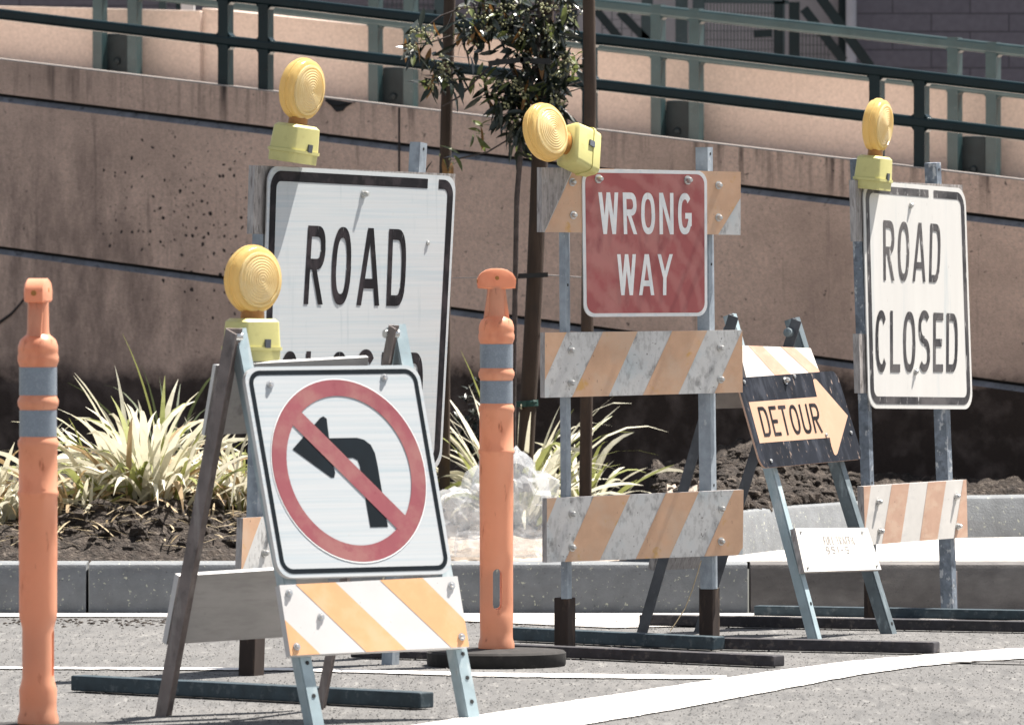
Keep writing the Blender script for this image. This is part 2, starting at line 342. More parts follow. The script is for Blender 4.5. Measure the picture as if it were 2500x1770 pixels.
A['blade_green'] = mat('green_blade', (0.28, 0.30, 0.10), 0.5, var=0.25, scale=10, trans=0.3)
A['blade_dry'] = mat('dry_blade', (0.38, 0.27, 0.15), 0.7, var=0.3, scale=10, trans=0.2)
A['blade_dark'] = mat('dark_blade', (0.08, 0.10, 0.045), 0.6, var=0.3, scale=10, trans=0.2)  # dark green blades of the tall thin tuft
A['block_wall'] = None

# crumpled clear plastic
def plastic():
    m = mat('clear_plastic', (0.80, 0.82, 0.84), 0.05, var=0.06, scale=8, spec=1.0, trans=0.2, bump=0.5, bscale=26, bdist=0.012, layers=[((0.34, 0.40, 0.47), 7, (1, 1, 1), 0.5, 0.62, 0.7)])
    nt = m.node_tree; out = nt.nodes["Material Output"]
    src = out.inputs[0].links[0].from_socket
    t = nt.nodes.new("ShaderNodeBsdfTransparent"); ms = nt.nodes.new("ShaderNodeMixShader")
    ms.inputs[0].default_value = 0.68
    nt.links.new(src, ms.inputs[1]); nt.links.new(t.outputs[0], ms.inputs[2]); nt.links.new(ms.outputs[0], out.inputs[0])
    return m
A['plastic'] = plastic()

# stucco wall: speckled paint, streaks under the top edge, mould spots, and a dirt line where the soil used to stand
def stucco(name, col, dirt_z=None, spots=True):
    m = mat(name, col, 0.92, var=0.13, scale=70, bump=0.45, bscale=150, spec=0.15, bdist=0.008,
            layers=[(tuple(c * 0.60 for c in col), 1.5, (1, 1, 1.4), 0.44, 0.70, 0.75 if spots else 0.25),
                    (tuple(c * 1.15 for c in col), 2.6, (1, 1, 1), 0.52, 0.72, 0.5),
                    (tuple(c * 0.66 for c in col), 60, (1, 1, 1), 0.50, 0.66, 0.55 if spots else 0.3),
                    ((0.10, 0.075, 0.07), 9, (1.6, 1.6, 0.16), 0.60, 0.76, 0.6 if spots else 0.1),
                    ((0.05, 0.042, 0.04), 30, (1, 1, 1), 0.66, 0.72, 0.75 if spots else 0.2),
                    ((0.05, 0.042, 0.04), 90, (1, 1, 1), 0.66, 0.72, 0.6 if spots else 0.2)])
    if dirt_z is None: return m
    nt = m.node_tree; N = nt.nodes; L = nt.links; p = N["Principled BSDF"]
    cur = p.inputs["Base Color"].links[0].from_socket
    geo = N.new("ShaderNodeNewGeometry"); sx = N.new("ShaderNodeSeparateXYZ"); L.new(geo.outputs["Position"], sx.inputs[0])
    nz = N.new("ShaderNodeTexNoise"); nz.inputs["Scale"].default_value = 2.4; nz.inputs["Detail"].default_value = 9; nz.inputs["Roughness"].default_value = 0.7
    L.new(geo.outputs["Position"], nz.inputs["Vector"])
    ma = N.new("ShaderNodeMath"); ma.operation = 'MULTIPLY_ADD'; ma.inputs[1].default_value = -0.36; L.new(nz.outputs[0], ma.inputs[0]); L.new(sx.outputs[2], ma.inputs[2])
    mr = N.new("ShaderNodeMapRange"); mr.inputs[1].default_value = dirt_z - 0.225; mr.inputs[2].default_value = dirt_z - 0.125
    mr.inputs[3].default_value = 0.95; mr.inputs[4].default_value = 0.0
    L.new(ma.outputs[0], mr.inputs[0])
    n2 = N.new("ShaderNodeTexNoise"); n2.inputs["Scale"].default_value = 9; n2.inputs["Detail"].default_value = 8
    L.new(geo.outputs["Position"], n2.inputs["Vector"])
    r2 = N.new("ShaderNodeMapRange"); r2.inputs[1].default_value = 0.45; r2.inputs[2].default_value = 0.75; L.new(n2.outputs[0], r2.inputs[0])
    mx0 = N.new("ShaderNodeMix"); mx0.data_type = 'RGBA'; L.new(r2.outputs[0], mx0.inputs[0])
    mx0.inputs[6].default_value = (0.018, 0.014, 0.013, 1); mx0.inputs[7].default_value = (0.115, 0.09, 0.08, 1)
    mx = N.new("ShaderNodeMix"); mx.data_type = 'RGBA'; L.new(mr.outputs[0], mx.inputs[0]); L.new(cur, mx.inputs[6]); L.new(mx0.outputs[2], mx.inputs[7])
    # drip streaks below the top edge of the wall
    zt = N.new("ShaderNodeMath"); zt.operation = 'MULTIPLY_ADD'; zt.inputs[1].default_value = 0.129; L.new(sx.outputs[0], zt.inputs[0]); L.new(sx.outputs[2], zt.inputs[2])
    zr = N.new("ShaderNodeMapRange"); zr.inputs[1].default_value = 1.717 - .20; zr.inputs[2].default_value = 1.717 - .01; L.new(zt.outputs[0], zr.inputs[0])
    mps = N.new("ShaderNodeMapping"); mps.inputs["Scale"].default_value = (1, 1, .07); L.new(geo.outputs["Position"], mps.inputs[0])
    ns = N.new("ShaderNodeTexNoise"); ns.inputs["Scale"].default_value = 24; ns.inputs["Detail"].default_value = 4; L.new(mps.outputs[0], ns.inputs["Vector"])
    nr = N.new("ShaderNodeMapRange"); nr.inputs[1].default_value = .50; nr.inputs[2].default_value = .66; L.new(ns.outputs[0], nr.inputs[0])
    npz = N.new("ShaderNodeTexNoise"); npz.inputs["Scale"].default_value = 1.6; L.new(geo.outputs["Position"], npz.inputs["Vector"])
    npr = N.new("ShaderNodeMapRange"); npr.inputs[1].default_value = .40; npr.inputs[2].default_value = .60; L.new(npz.outputs[0], npr.inputs[0])
    m1 = N.new("ShaderNodeMath"); m1.operation = 'MULTIPLY'; L.new(zr.outputs[0], m1.inputs[0]); L.new(nr.outputs[0], m1.inputs[1])
    m2 = N.new("ShaderNodeMath"); m2.operation = 'MULTIPLY'; L.new(m1.outputs[0], m2.inputs[0]); L.new(npr.outputs[0], m2.inputs[1])
    mxs = N.new("ShaderNodeMix"); mxs.data_type = 'RGBA'; L.new(m2.outputs[0], mxs.inputs[0]); L.new(mx.outputs[2], mxs.inputs[6]); mxs.inputs[7].default_value = (0.05, 0.04, 0.037, 1)
    mx = mxs
    # black mould speckles in two patches
    vor = N.new("ShaderNodeTexVoronoi"); vor.inputs["Scale"].default_value = 44; vor.inputs["Randomness"].default_value = 1.0
    vn = N.new("ShaderNodeTexNoise"); vn.inputs["Scale"].default_value = 30; L.new(geo.outputs["Position"], vn.inputs["Vector"])
    vsc = N.new("ShaderNodeVectorMath"); vsc.operation = 'SCALE'; vsc.inputs["Scale"].default_value = .022; L.new(vn.outputs["Color"], vsc.inputs[0])
    vad = N.new("ShaderNodeVectorMath"); L.new(geo.outputs["Position"], vad.inputs[0]); L.new(vsc.outputs[0], vad.inputs[1])
    L.new(vad.outputs[0], vor.inputs["Vector"])
    vr = N.new("ShaderNodeMapRange"); vr.inputs[1].default_value = -0.04; vr.inputs[2].default_value = 0.16; vr.inputs[3].default_value = 1; vr.inputs[4].default_value = 0
    vs = N.new("ShaderNodeSeparateColor"); L.new(vor.outputs["Color"], vs.inputs[0])
    vsz = N.new("ShaderNodeMath"); vsz.operation = 'MULTIPLY_ADD'; vsz.inputs[1].default_value = -.30; L.new(vs.outputs[1], vsz.inputs[0]); L.new(vor.outputs["Distance"], vsz.inputs[2])
    prev = mx.outputs[2]
    L.new(vsz.outputs[0], vr.inputs[0])
    for (cx, cz, rad) in ((-1.36, 1.36, 0.42), (-1.0, 1.15, 0.42)):
        dx = N.new("ShaderNodeCombineXYZ"); L.new(sx.outputs[0], dx.inputs[0]); L.new(sx.outputs[2], dx.inputs[2])
        di = N.new("ShaderNodeVectorMath"); di.operation = 'DISTANCE'; di.inputs[1].default_value = (cx, 0, cz); L.new(dx.outputs[0], di.inputs[0])
        rr = N.new("ShaderNodeMapRange"); rr.inputs[1].default_value = 0.03; rr.inputs[2].default_value = rad; rr.inputs[3].default_value = 0.75; rr.inputs[4].default_value = 0.0
        L.new(di.outputs["Value"], rr.inputs[0])
        lt = N.new("ShaderNodeMath"); lt.operation = 'LESS_THAN'; L.new(vs.outputs[0], lt.inputs[0]); L.new(rr.outputs[0], lt.inputs[1])
        mu = N.new("ShaderNodeMath"); mu.operation = 'MULTIPLY'; L.new(lt.outputs[0], mu.inputs[0]); L.new(vr.outputs[0], mu.inputs[1])
        mm = N.new("ShaderNodeMix"); mm.data_type = 'RGBA'; L.new(mu.outputs[0], mm.inputs[0]); L.new(prev, mm.inputs[6]); mm.inputs[7].default_value = (0.03, 0.026, 0.026, 1)
        prev = mm.outputs[2]
    for (cx, cz, rad, amt) in ((-2.05, 1.15, 0.95, .85), (-1.55, .95, .75, .6), (1.3, .95, 0.6, .4)):
        dx = N.new("ShaderNodeCombineXYZ"); L.new(sx.outputs[0], dx.inputs[0]); L.new(sx.outputs[2], dx.inputs[2])
        di = N.new("ShaderNodeVectorMath"); di.operation = 'DISTANCE'; di.inputs[1].default_value = (cx, 0, cz); L.new(dx.outputs[0], di.inputs[0])
        rr = N.new("ShaderNodeMapRange"); rr.inputs[1].default_value = 0.0; rr.inputs[2].default_value = rad; rr.inputs[3].default_value = amt; rr.inputs[4].default_value = 0.0
        L.new(di.outputs["Value"], rr.inputs[0])
        mp = N.new("ShaderNodeMapping"); mp.inputs["Scale"].default_value = (1.5, 1.5, .45); L.new(geo.outputs["Position"], mp.inputs[0])
        n3 = N.new("ShaderNodeTexNoise"); n3.inputs["Scale"].default_value = 5; n3.inputs["Detail"].default_value = 9; n3.inputs["Roughness"].default_value = .7; L.new(mp.outputs[0], n3.inputs["Vector"])
        r3 = N.new("ShaderNodeMapRange"); r3.inputs[1].default_value = .38; r3.inputs[2].default_value = .68; L.new(n3.outputs[0], r3.inputs[0])
        mu = N.new("ShaderNodeMath"); mu.operation = 'MULTIPLY'; L.new(r3.outputs[0], mu.inputs[0]); L.new(rr.outputs[0], mu.inputs[1])
        mm = N.new("ShaderNodeMix"); mm.data_type = 'RGBA'; L.new(mu.outputs[0], mm.inputs[0]); L.new(prev, mm.inputs[6]); mm.inputs[7].default_value = (0.13, 0.095, 0.085, 1)
        prev = mm.outputs[2]
    L.new(prev, p.inputs["Base Color"])
    return m
A['wall'] = stucco('pinkish_stucco', (0.74, 0.525, 0.415), dirt_z=0.72)
A['wall_back'] = stucco('pale_stucco', (0.57, 0.46, 0.40), None, spots=False)
A['wall_cap'] = mat('wall_top_concrete', (0.20, 0.18, 0.165), 0.9, var=0.15, scale=40, bump=0.3, bscale=120, layers=[((0.12, 0.1, 0.09), 40, (1, 1, 1), 0.62, 0.7, 0.7)])
A['groove'] = mat('groove_sky_tint', (0.17, 0.175, 0.195), 0.8, var=0.3, scale=20, layers=[((0.04, 0.04, 0.045), 30, (1, 1, 1), 0.55, 0.68, 0.8)])  # groove lip: bluish sky light put into the colour, plus dark stains
A['deck'] = mat('ramp_deck_concrete', (0.68, 0.60, 0.53), 0.9, var=0.08, scale=12)
A['joint'] = mat('sealant_and_slot_shade', (0.05, 0.042, 0.04), 0.8, var=0.2)  # sealant and crack; also the overhang shade painted into the groove slots
def blocks():
    m = bpy.data.materials.new('painted_block_masonry'); m.use_nodes = True
    N = m.node_tree.nodes; L = m.node_tree.links; p = N["Principled BSDF"]
    tc = N.new("ShaderNodeTexCoord"); mp = N.new("ShaderNodeMapping"); mp.inputs["Rotation"].default_value = (R(90), 0, 0)
    L.new(tc.outputs["Object"], mp.inputs[0])
    b = N.new("ShaderNodeTexBrick"); b.inputs["Scale"].default_value = 1.0
    b.inputs["Brick Width"].default_value = 0.40; b.inputs["Row Height"].default_value = 0.0935; b.inputs["Mortar Size"].default_value = 0.004
    b.inputs["Color1"].default_value = (0.150, 0.135, 0.155, 1); b.inputs["Color2"].default_value = (0.172, 0.155, 0.175, 1); b.inputs["Mortar"].default_value = (0.085, 0.075, 0.085, 1)
    L.new(mp.outputs[0], b.inputs["Vector"])
    nz = N.new("ShaderNodeTexNoise"); nz.inputs["Scale"].default_value = 30; nz.inputs["Detail"].default_value = 6; L.new(tc.outputs["Object"], nz.inputs["Vector"])
    mr = N.new("ShaderNodeMapRange"); mr.inputs[3].default_value = 0.75; mr.inputs[4].default_value = 1.25; L.new(nz.outputs[0], mr.inputs[0])
    mx = N.new("ShaderNodeVectorMath"); mx.operation = 'SCALE'; L.new(b.outputs[0], mx.inputs[0]); L.new(mr.outputs[0], mx.inputs["Scale"])
    L.new(mx.outputs[0], p.inputs["Base Color"]); p.inputs["Roughness"].default_value = 0.85
    bu = N.new("ShaderNodeBump"); bu.inputs["Strength"].default_value = 0.4; bu.inputs["Distance"].default_value = 0.01; bu.invert = True
    L.new(b.outputs["Fac"], bu.inputs["Height"]); L.new(bu.outputs[0], p.inputs["Normal"])
    return m
A['block_wall'] = blocks()
A['plaster'] = mat('plain_plaster', (0.36, 0.33, 0.33), 0.9, var=0.08, scale=10)
A['pipe'] = mat('pale_pipe', (0.5, 0.48, 0.5), 0.6, var=0.08)
A['mesh_wire'] = mat('mesh_wire', (0.06, 0.07, 0.075), 0.5, 0.3, var=0.2)
A['white_thing'] = mat('white_enamel', (0.7, 0.68, 0.66), 0.5, var=0.05)
# ------------------------------------------------------------------ sign making
def rrect(q, ins, rad, n=6):
    """rounded rectangle outline in quad coordinates, inset and radius in metres"""
    w, h = q.size(); out = []
    a, b, ra, rb = ins / w, ins / h, rad / w, rad / h
    for cx, cy, a0 in ((1 - a - ra, b + rb, -90), (1 - a - ra, 1 - b - rb, 0), (a + ra, 1 - b - rb, 90), (a + ra, b + rb, 180)):
        for k in range(n + 1):
            t = R(a0 + 90 * k / n)
            out.append((cx + ra * math.cos(t), cy + rb * math.sin(t)))
    return out
def panel(q, rad, thick, mats, root, name="sign_panel", o=0.0):
    mb = MB(); poly = [q(s, t, o) for s, t in rrect(q, 0, rad)]
    k = len(poly); bk = [p - q.n * thick for p in poly]
    mb.add(poly + bk, [list(range(k))], 0)
    mb.f.append(list(range(2 * k - 1, k - 1, -1))); mb.m.append(1)
    for i in range(k): mb.f.append([i, i + k, (i + 1) % k + k, (i + 1) % k]); mb.m.append(1)
    return mb.build(name, mats, root)
def border(q, i0, i1, r0, m, root, o=0.0008, gaps=()):
    mb = MB(); a = rrect(q, i0, r0, 8); b = rrect(q, i1, max(r0 - (i1 - i0), 0.004), 8); n = len(a)
    for i in range(n):
        j = (i + 1) % n
        A0, A1, B0, B1 = a[i], a[j], b[i], b[j]
        cut = [g for g in gaps if g[0] == 'top' and A0[1] > 0.9 and A1[1] > 0.9 and abs(A0[0] - A1[0]) > 0.2]
        if cut:
            _, g0, g1 = cut[0]
            def at(P, Q, s):
                u = (s - P[0]) / (Q[0] - P[0]); return (s, P[1] + (Q[1] - P[1]) * u)
            lo, hi = (g1, g0) if A0[0] > A1[0] else (g0, g1)
            mb.flat([q(*A0, o), q(*at(A0, A1, lo), o), q(*at(B0, B1, lo), o), q(*B0, o)])
            mb.flat([q(*at(A0, A1, hi), o), q(*A1, o), q(*B1, o), q(*at(B0, B1, hi), o)])
        else:
            mb.flat([q(*A0, o), q(*A1, o), q(*B1, o), q(*B0, o)])
    return mb.build("sign_border", m, root)

T = 0.155
GW = {'A': .74, 'R': .60, 'O': .62, 'D': .60, 'C': .58, 'L': .50, 'S': .60, 'E': .52, 'W': .88, 'N': .64, 'G': .62, 'Y': .72,
      'T': .54, 'U': .60, 'F': .5, 'P': .58, 'I': .2, ' ': .35, '-': .35, '9': .56, '5': .56, '1': .3}
def rect(x0, y0, x1, y1): return [(x0, y0), (x1, y0), (x1, y1), (x0, y1)]
def bar(x0, y0, x1, y1, w): return [(x0 - w / 2, y0), (x0 + w / 2, y0), (x1 + w / 2, y1), (x1 - w / 2, y1)]
def arc(cx, cy, rx, ry, a0, a1, t, n=18, e=2.4):
    out = []
    def pt(a, rx, ry):
        c, s = math.cos(a), math.sin(a)
        return (cx + rx * math.copysign(abs(c) ** (2 / e), c), cy + ry * math.copysign(abs(s) ** (2 / e), s))
    for k in range(n):
        b0, b1 = R(a0 + (a1 - a0) * k / n), R(a0 + (a1 - a0) * (k + 1) / n)
        out.append([pt(b0, rx, ry), pt(b1, rx, ry), pt(b1, rx - t, ry - t), pt(b0, rx - t, ry - t)])
    return out
def glyph(c, t=T):
    w = GW[c]; h = t / 2; wx = t * 1.05
    if c == 'R' or c == 'P':
        g = [rect(0, 0, t, 1), rect(t, 1 - t, w - .27, 1), rect(t, .44, w - .27, .44 + t)] + arc(w - .27, .72, .27, .28, -90, 90, t, 12)
        if c == 'R': g.append(bar(w * .46, .44, w - wx / 2, 0, wx))
        return g
    if c == 'O': return arc(w / 2, .5, w / 2, .5, 0, 360, t, 36)
    if c == 'A': return [bar(wx / 2, 0, w / 2 - .02, 1, wx), bar(w - wx / 2, 0, w / 2 + .02, 1, wx), rect(w * .24, .22, w * .76, .22 + t * .9)]
    if c == 'D': return [rect(0, 0, t, 1), rect(t, 0, w - .3, t), rect(t, 1 - t, w - .3, 1)] + arc(w - .3, .5, .3, .5, -90, 90, t, 18, 2.6)
    if c == 'C': return arc(w / 2, .5, w / 2, .5, 42, 318, t, 30)
    if c == 'G': return arc(w / 2, .5, w / 2, .5, 42, 335, t, 30) + [rect(w * .52, .38, w, .38 + t * .9), rect(w - t, .2, w, .38)]
    if c == 'L': return [rect(0, 0, t, 1), rect(t, 0, w, t)]
    if c == 'E': return [rect(0, 0, t, 1), rect(t, 0, w, t), rect(t, 1 - t, w, 1), rect(t, .43, w * .88, .43 + t)]
    if c == 'F': return [rect(0, 0, t, 1), rect(t, 1 - t, w, 1), rect(t, .43, w * .88, .43 + t)]
    if c == 'I' or c == '1': return [rect(w / 2 - h, 0, w / 2 + h, 1)]
    if c == '-': return [rect(0, .42, w, .42 + t)]
    if c == 'T': return [rect(0, 1 - t, w, 1), rect(w / 2 - h, 0, w / 2 + h, 1 - t)]
    if c == 'U': return [rect(0, .3, t, 1), rect(w - t, .3, w, 1)] + arc(w / 2, .3, w / 2, .3, 180, 360, t, 16)
    if c == 'S':
        yc = .5
        return arc(w / 2, .5 + (.5 - h) / 2 + h / 2, w / 2, (.5 + h) / 2, 35, 270, t, 18, 2.2) + arc(w / 2, (.5 + h) / 2, w / 2, (.5 + h) / 2, 90, -145, t, 18, 2.2)
    if c == '9': return arc(w / 2, .7, w / 2, .3, 0, 360, t, 22) + [rect(w - t, .3, w, .7)] + arc(w / 2, .3, w / 2, .3, 0, -140, t, 14)
    if c == '5': return [rect(0, 1 - t, w, 1), rect(0, .5, t, 1 - t)] + arc(w / 2, .32, w / 2, .32, 120, -140, t, 20)
    if c == 'W': return [bar(wx / 2, 1, w * .27, 0, wx), bar(w * .27, 0, w / 2, 1, wx), bar(w / 2, 1, w * .73, 0, wx), bar(w * .73, 0, w - wx / 2, 1, wx)]
    if c == 'N': return [rect(0, 0, t, 1), rect(w - t, 0, w, 1), bar(wx * .55, 1, w - wx * .55, 0, wx)]
    if c == 'Y': return [bar(wx / 2, 1, w / 2, .42, wx), bar(w - wx / 2, 1, w / 2, .42, wx), rect(w / 2 - wx / 2, 0, w / 2 + wx / 2, .42)]
    return []
def lettering(q, text, m, root, o=0.0012, t=T, gap=.2, name="lettering"):
    tot = sum(GW[c] for c in text) + gap * (len(text) - 1); x = 0; mb = MB()
    for c in text:
        for i, poly in enumerate(glyph(c, t)):
            mb.flat([q((x + px) / tot, py, o + 0.00008 * (i % 9)) for px, py in poly])
        x += GW[c] + gap
    return mb.build(name, m, root)
def clip01(poly):
    def cut(P, ins, inter):
        out = []
        for i in range(len(P)):
            a, b = P[i - 1], P[i]
            if ins(b):
                if not ins(a): out.append(inter(a, b))
                out.append(b)
            elif ins(a): out.append(inter(a, b))
        return out
    for ax, lim, sg in ((0, 0, 1), (0, 1, -1), (1, 0, 1), (1, 1, -1)):
        ins = lambda p: (p[ax] - lim) * sg >= 0
        def inter(a, b):
            u = (lim - a[ax]) / (b[ax] - a[ax]); return tuple(a[k] + (b[k] - a[k]) * u for k in (0, 1))
        poly = cut(poly, ins, inter)
        if not poly: return []
    return poly
def board(q, thick, root, name, mats, stripes=(), bare=(), label=None, o=0.0):
    """striped board: stripes = (top s0, top s1, bottom s0, bottom s1); mats = white, orange, edge, bare wood"""
    mb = MB()
    P = [q(0, 0, o), q(1, 0, o), q(1, 1, o), q(0, 1, o)]; B = [p - q.n * thick for p in P]
    mb.add(P + B, [(0, 1, 2, 3)], 0)
    for f in ((7, 6, 5, 4), (0, 4, 5, 1), (1, 5, 6, 2), (2, 6, 7, 3), (3, 7, 4, 0)): mb.f.append(list(f)); mb.m.append(2)
    for lst, mi in ((stripes, 1), (bare, 3)):
        for (t0, t1, b0, b1) in lst:
            pl = clip01([(b0, 0), (b1, 0), (t1, 1), (t0, 1)])
            if pl: mb.flat([q(s, t, o + 0.0007) for s, t in pl], mi)
    ob = mb.build(name, mats, root)
    if label: ob["label"] = label
    return ob
def bolts(q, pts, root, name="bolt", rad=0.010, ln=0.016, o=0.001):
    for s, t in pts:
        mb = MB(); c = q(s, t, o)
        mb.lathe([(rad * 1.25, 0), (rad * 1.25, 0.003), (rad * .85, 0.0031), (rad * .85, ln * .6), (rad * .5, ln)], c, q.n, 10)
        mb.build(name, A['bolt'], root, smooth=True)
def px_st(q, pl, x, y):
    """pixel -> quad coordinates (parallelogram approximation refined by iteration)"""
    p = pl.px(x, y); s, t = .5, .5
    for _ in range(12):
        e = p - q(s, t); ds = q(s + .01, t) - q(s, t); dt = q(s, t + .01) - q(s, t)
        s += e.dot(ds) / ds.length_squared * .01; t += e.dot(dt) / dt.length_squared * .01
    return s, t

def warning_light(root, c_lens, up, face, label, rad=0.088):
    """amber two-sided lens on a yellow battery box; up = from box to lens, face = lens axis"""
    up = Vector(up).normalized(); f = Vector(face); f = (f - up * f.dot(up)).normalized(); s = up.cross(f).normalized()
    c = Vector(c_lens)
    wl = tag(bpy.data.objects.new("warning_light", None), label); wl.empty_display_size = .05
    COL.objects.link(wl); wl.parent = root; wl.location = c - root_world(root)
    bpy.context.view_layer.update()
    mb = MB()   # lens housing: a fat ring
    mb.lathe([(rad * .80, -.0235), (rad * .92, -.021), (rad * .95, -.009), (rad, -.008), (rad, .002), (rad * .965, .003), (rad * .96, .008), (rad * .945, .009), (rad * .94, .017), (rad * .90, .021), (rad * .80, .0225)], c, f, 44, ref=up, caps=False)
    mb.build("lens_ring", A['amber'], wl, smooth=True)
    for sg in (1, -1):
        mb = MB()
        prof = [(rad * .805, .021), (rad * .79, .027), (rad * .72, .0285), (rad * .70, .0255)] + [(rad * r, .0265 + .009 * (1 - (r / .7) ** 2) + (.0016 if k % 2 else 0)) for k, r in enumerate((.67, .63, .59, .55, .51, .47, .43, .39, .35, .31, .27, .23, .19, .15, .11, .07, .03))]
        mb.lathe(prof, c, f * sg, 44, ref=up)
        mb.build("lens", A['amber_lens'], wl)
    mb = MB()
    b0 = c - up * rad * .93
    mb.lathe([(.034, .012), (.036, -.006), (.036, -.018)], b0, up, 20, sx=1.0, sy=.62, ref=s)
    mb.build("lens_base", A['amber_dark'], wl, smooth=True)
    mb = MB()   # little bulb holder seen through the lens
    w, dpt, h = .138, .088, .098
    z0 = b0 - up * .016
    def slab(zt, zb, wt, dt, wb, db, r=.016, mi=0):
        ring = lambda z, ww, dd: [z0 - up * z + s * (sx * (ww / 2 - r) + r * math.cos(a)) + f * (sy * (dd / 2 - r) + r * math.sin(a))
                                  for sx, sy, a0 in ((1, 1, 0), (-1, 1, 90), (-1, -1, 180), (1, -1, 270)) for a in (R(a0), R(a0 + 30), R(a0 + 60), R(a0 + 90))]
        a_, b_ = ring(zt, wt, dt), ring(zb, wb, db); k = len(a_)
        mb.add(a_ + b_, [list(range(k)), list(range(2 * k - 1, k - 1, -1))] + [(i, (i + 1) % k, (i + 1) % k + k, i + k) for i in range(k)], mi)
    slab(0, .008, w * .80, dpt * .76, w * .93, dpt * .92)
    slab(.0082, .070, w * .93, dpt * .92, w * .98, dpt * .98)
    slab(.0702, .079, w * 1.03, dpt * 1.05, w * 1.03, dpt * 1.05)
    slab(.0792, h + .008, w * .98, dpt * .98, w * .97, dpt * .96)
    mb.build("battery_box", A['yellow'], wl, smooth=True)
    mb = MB()
    for sg in (1,):
        mb.beam(z0 - up * .062 + f * sg * (dpt * .49) + s * .012, z0 - up * .062 + f * sg * (dpt * .49 + .005) + s * .012, s, .018, .022)
    mb.build("switch", A['lock'], wl)
    return wl

# ------------------------------------------------------------------ ground, kerbs, soil
YK = D(1498)                       # distance of the front kerb face
mb = MB(); NX = 2
mb.add([(-60, -5, 0), (60, -5, 0), (60, YK + .02, 0), (-60, YK + .02, 0)], [(0, 1, 2, 3)])
struct(mb, "road", A['asphalt'])
mb = MB()
gut = [(-400, 1499), (-400, 1507), (300, 1508), (900, 1511), (1150, 1519), (1500, 1535), (1700, 1530), (2000, 1516), (3200, 1510), (3200, 1499)]
mb.flat([G(x, y) + Vector((0, 0, .004)) for x, y in gut])
struct(mb, "gutter", A['gutter'])
def worn_line(ups, dns, amp):
    """painted stripe between two pixel polylines, its edges eaten unevenly"""
    def dense(pl):
        out = []
        for (x0, y0), (x1, y1) in zip(pl, pl[1:]):
            k = max(2, int(abs(x1 - x0) / 14)); out += [(x0 + (x1 - x0) * i / k, y0 + (y1 - y0) * i / k) for i in range(k)]
        return out + [pl[-1]]
    mb = MB(); a, b = dense(ups), dense(dns)
    at = lambda pl, x: next((p[1] + (q[1] - p[1]) * (x - p[0]) / (q[0] - p[0]) for p, q in zip(pl, pl[1:]) if p[0] <= x <= q[0]), pl[-1][1])
    x, x1 = max(a[0][0], b[0][0]), min(a[-1][0], b[-1][0]); cols = []
    while x < x1:
        j = lambda s: amp * (noise.noise(Vector((x * .021, s, 0))) + .7 * noise.noise(Vector((x * .09, s, 5))) - .3)
        cols.append((G(x, at(ups, x) - j(1)), G(x, at(dns, x) + j(7)))); x += 7
    for (p, q), (r, s) in zip(cols, cols[1:]): mb.flat([v + Vector((0, 0, .004)) for v in (p, r, s, q)])
    return struct(mb, "road_marking", A['paint_line'])
mb = MB()
thin_up = [(-200, 1629), (700, 1632.5), (1237, 1645), (1500, 1648), (1780, 1652)]
thin_dn = [(1780, 1658), (1650, 1660), (1237, 1655), (700, 1639), (-200, 1634)]
worn_line(thin_up, thin_dn[::-1], 1.2)
mb = MB()
up = [(700, 1822), (1030, 1769), (1350, 1720), (1650, 1675), (1880, 1641), (2100, 1613), (2300, 1597), (2500, 1583), (2700, 1571)]
dn = [(700, 1905), (1030, 1842), (1400, 1776), (1650, 1734), (1872, 1692), (2094, 1650), (2250, 1628), (2400, 1616), (2700, 1598)]
worn_line(up, dn, 1.4)
mb = MB()
cr_u = [(2030, 1629), (2200, 1617), (2350, 1618), (2500, 1621), (2700, 1624)]; cr_d = [(2700, 1626.5), (2500, 1623.5), (2350, 1620.5), (2200, 1619), (2030, 1630)]
mb.flat([G(x, y) + Vector((0, 0, .008)) for x, y in cr_u + cr_d])
struct(mb, "crack_seal", A['rubber'])

def kerb_run(pts, z0, z1, depth, name, m, nose=.018):
    """kerb following ground points; face slightly battered with a rounded nose"""
    mb = MB(); pts = [Vector(p) for p in pts]; rows = []
    for i, p in enumerate(pts):
        d = (pts[min(i + 1, len(pts) - 1)] - pts[max(i - 1, 0)]).normalized(); b = Vector((-d.y, d.x, 0))
        if b.y < 0: b = -b
        q = Vector((p.x, p.y, 0)); zz = Vector((0, 0, 1))
        rows.append([q + zz * (z0 - .05), q + zz * z0, q + b * .018 + zz * (z1 - nose), q + b * (.018 + nose * .3) + zz * (z1 - nose * .3), q + b * (.018 + nose) + zz * z1, q + b * depth + zz * (z1 + .002), q + b * depth + zz * (z0 - .05)])
    k = len(rows[0])
    for r in rows: mb.v += r
    for i in range(len(rows) - 1):
        for j in range(k - 1): mb.f.append([i * k + j, (i + 1) * k + j, (i + 1) * k + j + 1, i * k + j + 1]); mb.m.append(0)
    mb.f.append(list(range(k))); mb.m.append(0); e = (len(rows) - 1) * k; mb.f.append([e + j for j in range(k)][::-1]); mb.m.append(0)
    return struct(mb, name, m, smooth=True)
kx = lambda px, y=YK: (px - 1250) / F * y
gapx = [-1400, 213, 1829, 2950, 3600]
KH = .164
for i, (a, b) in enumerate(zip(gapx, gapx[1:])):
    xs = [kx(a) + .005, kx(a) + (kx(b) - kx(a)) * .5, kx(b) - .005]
    kerb_run([(x, YK, 0) for x in xs], 0, KH, .17, "kerb", A['kerb'] if i < 2 else A['kerb_shade_dirt'])
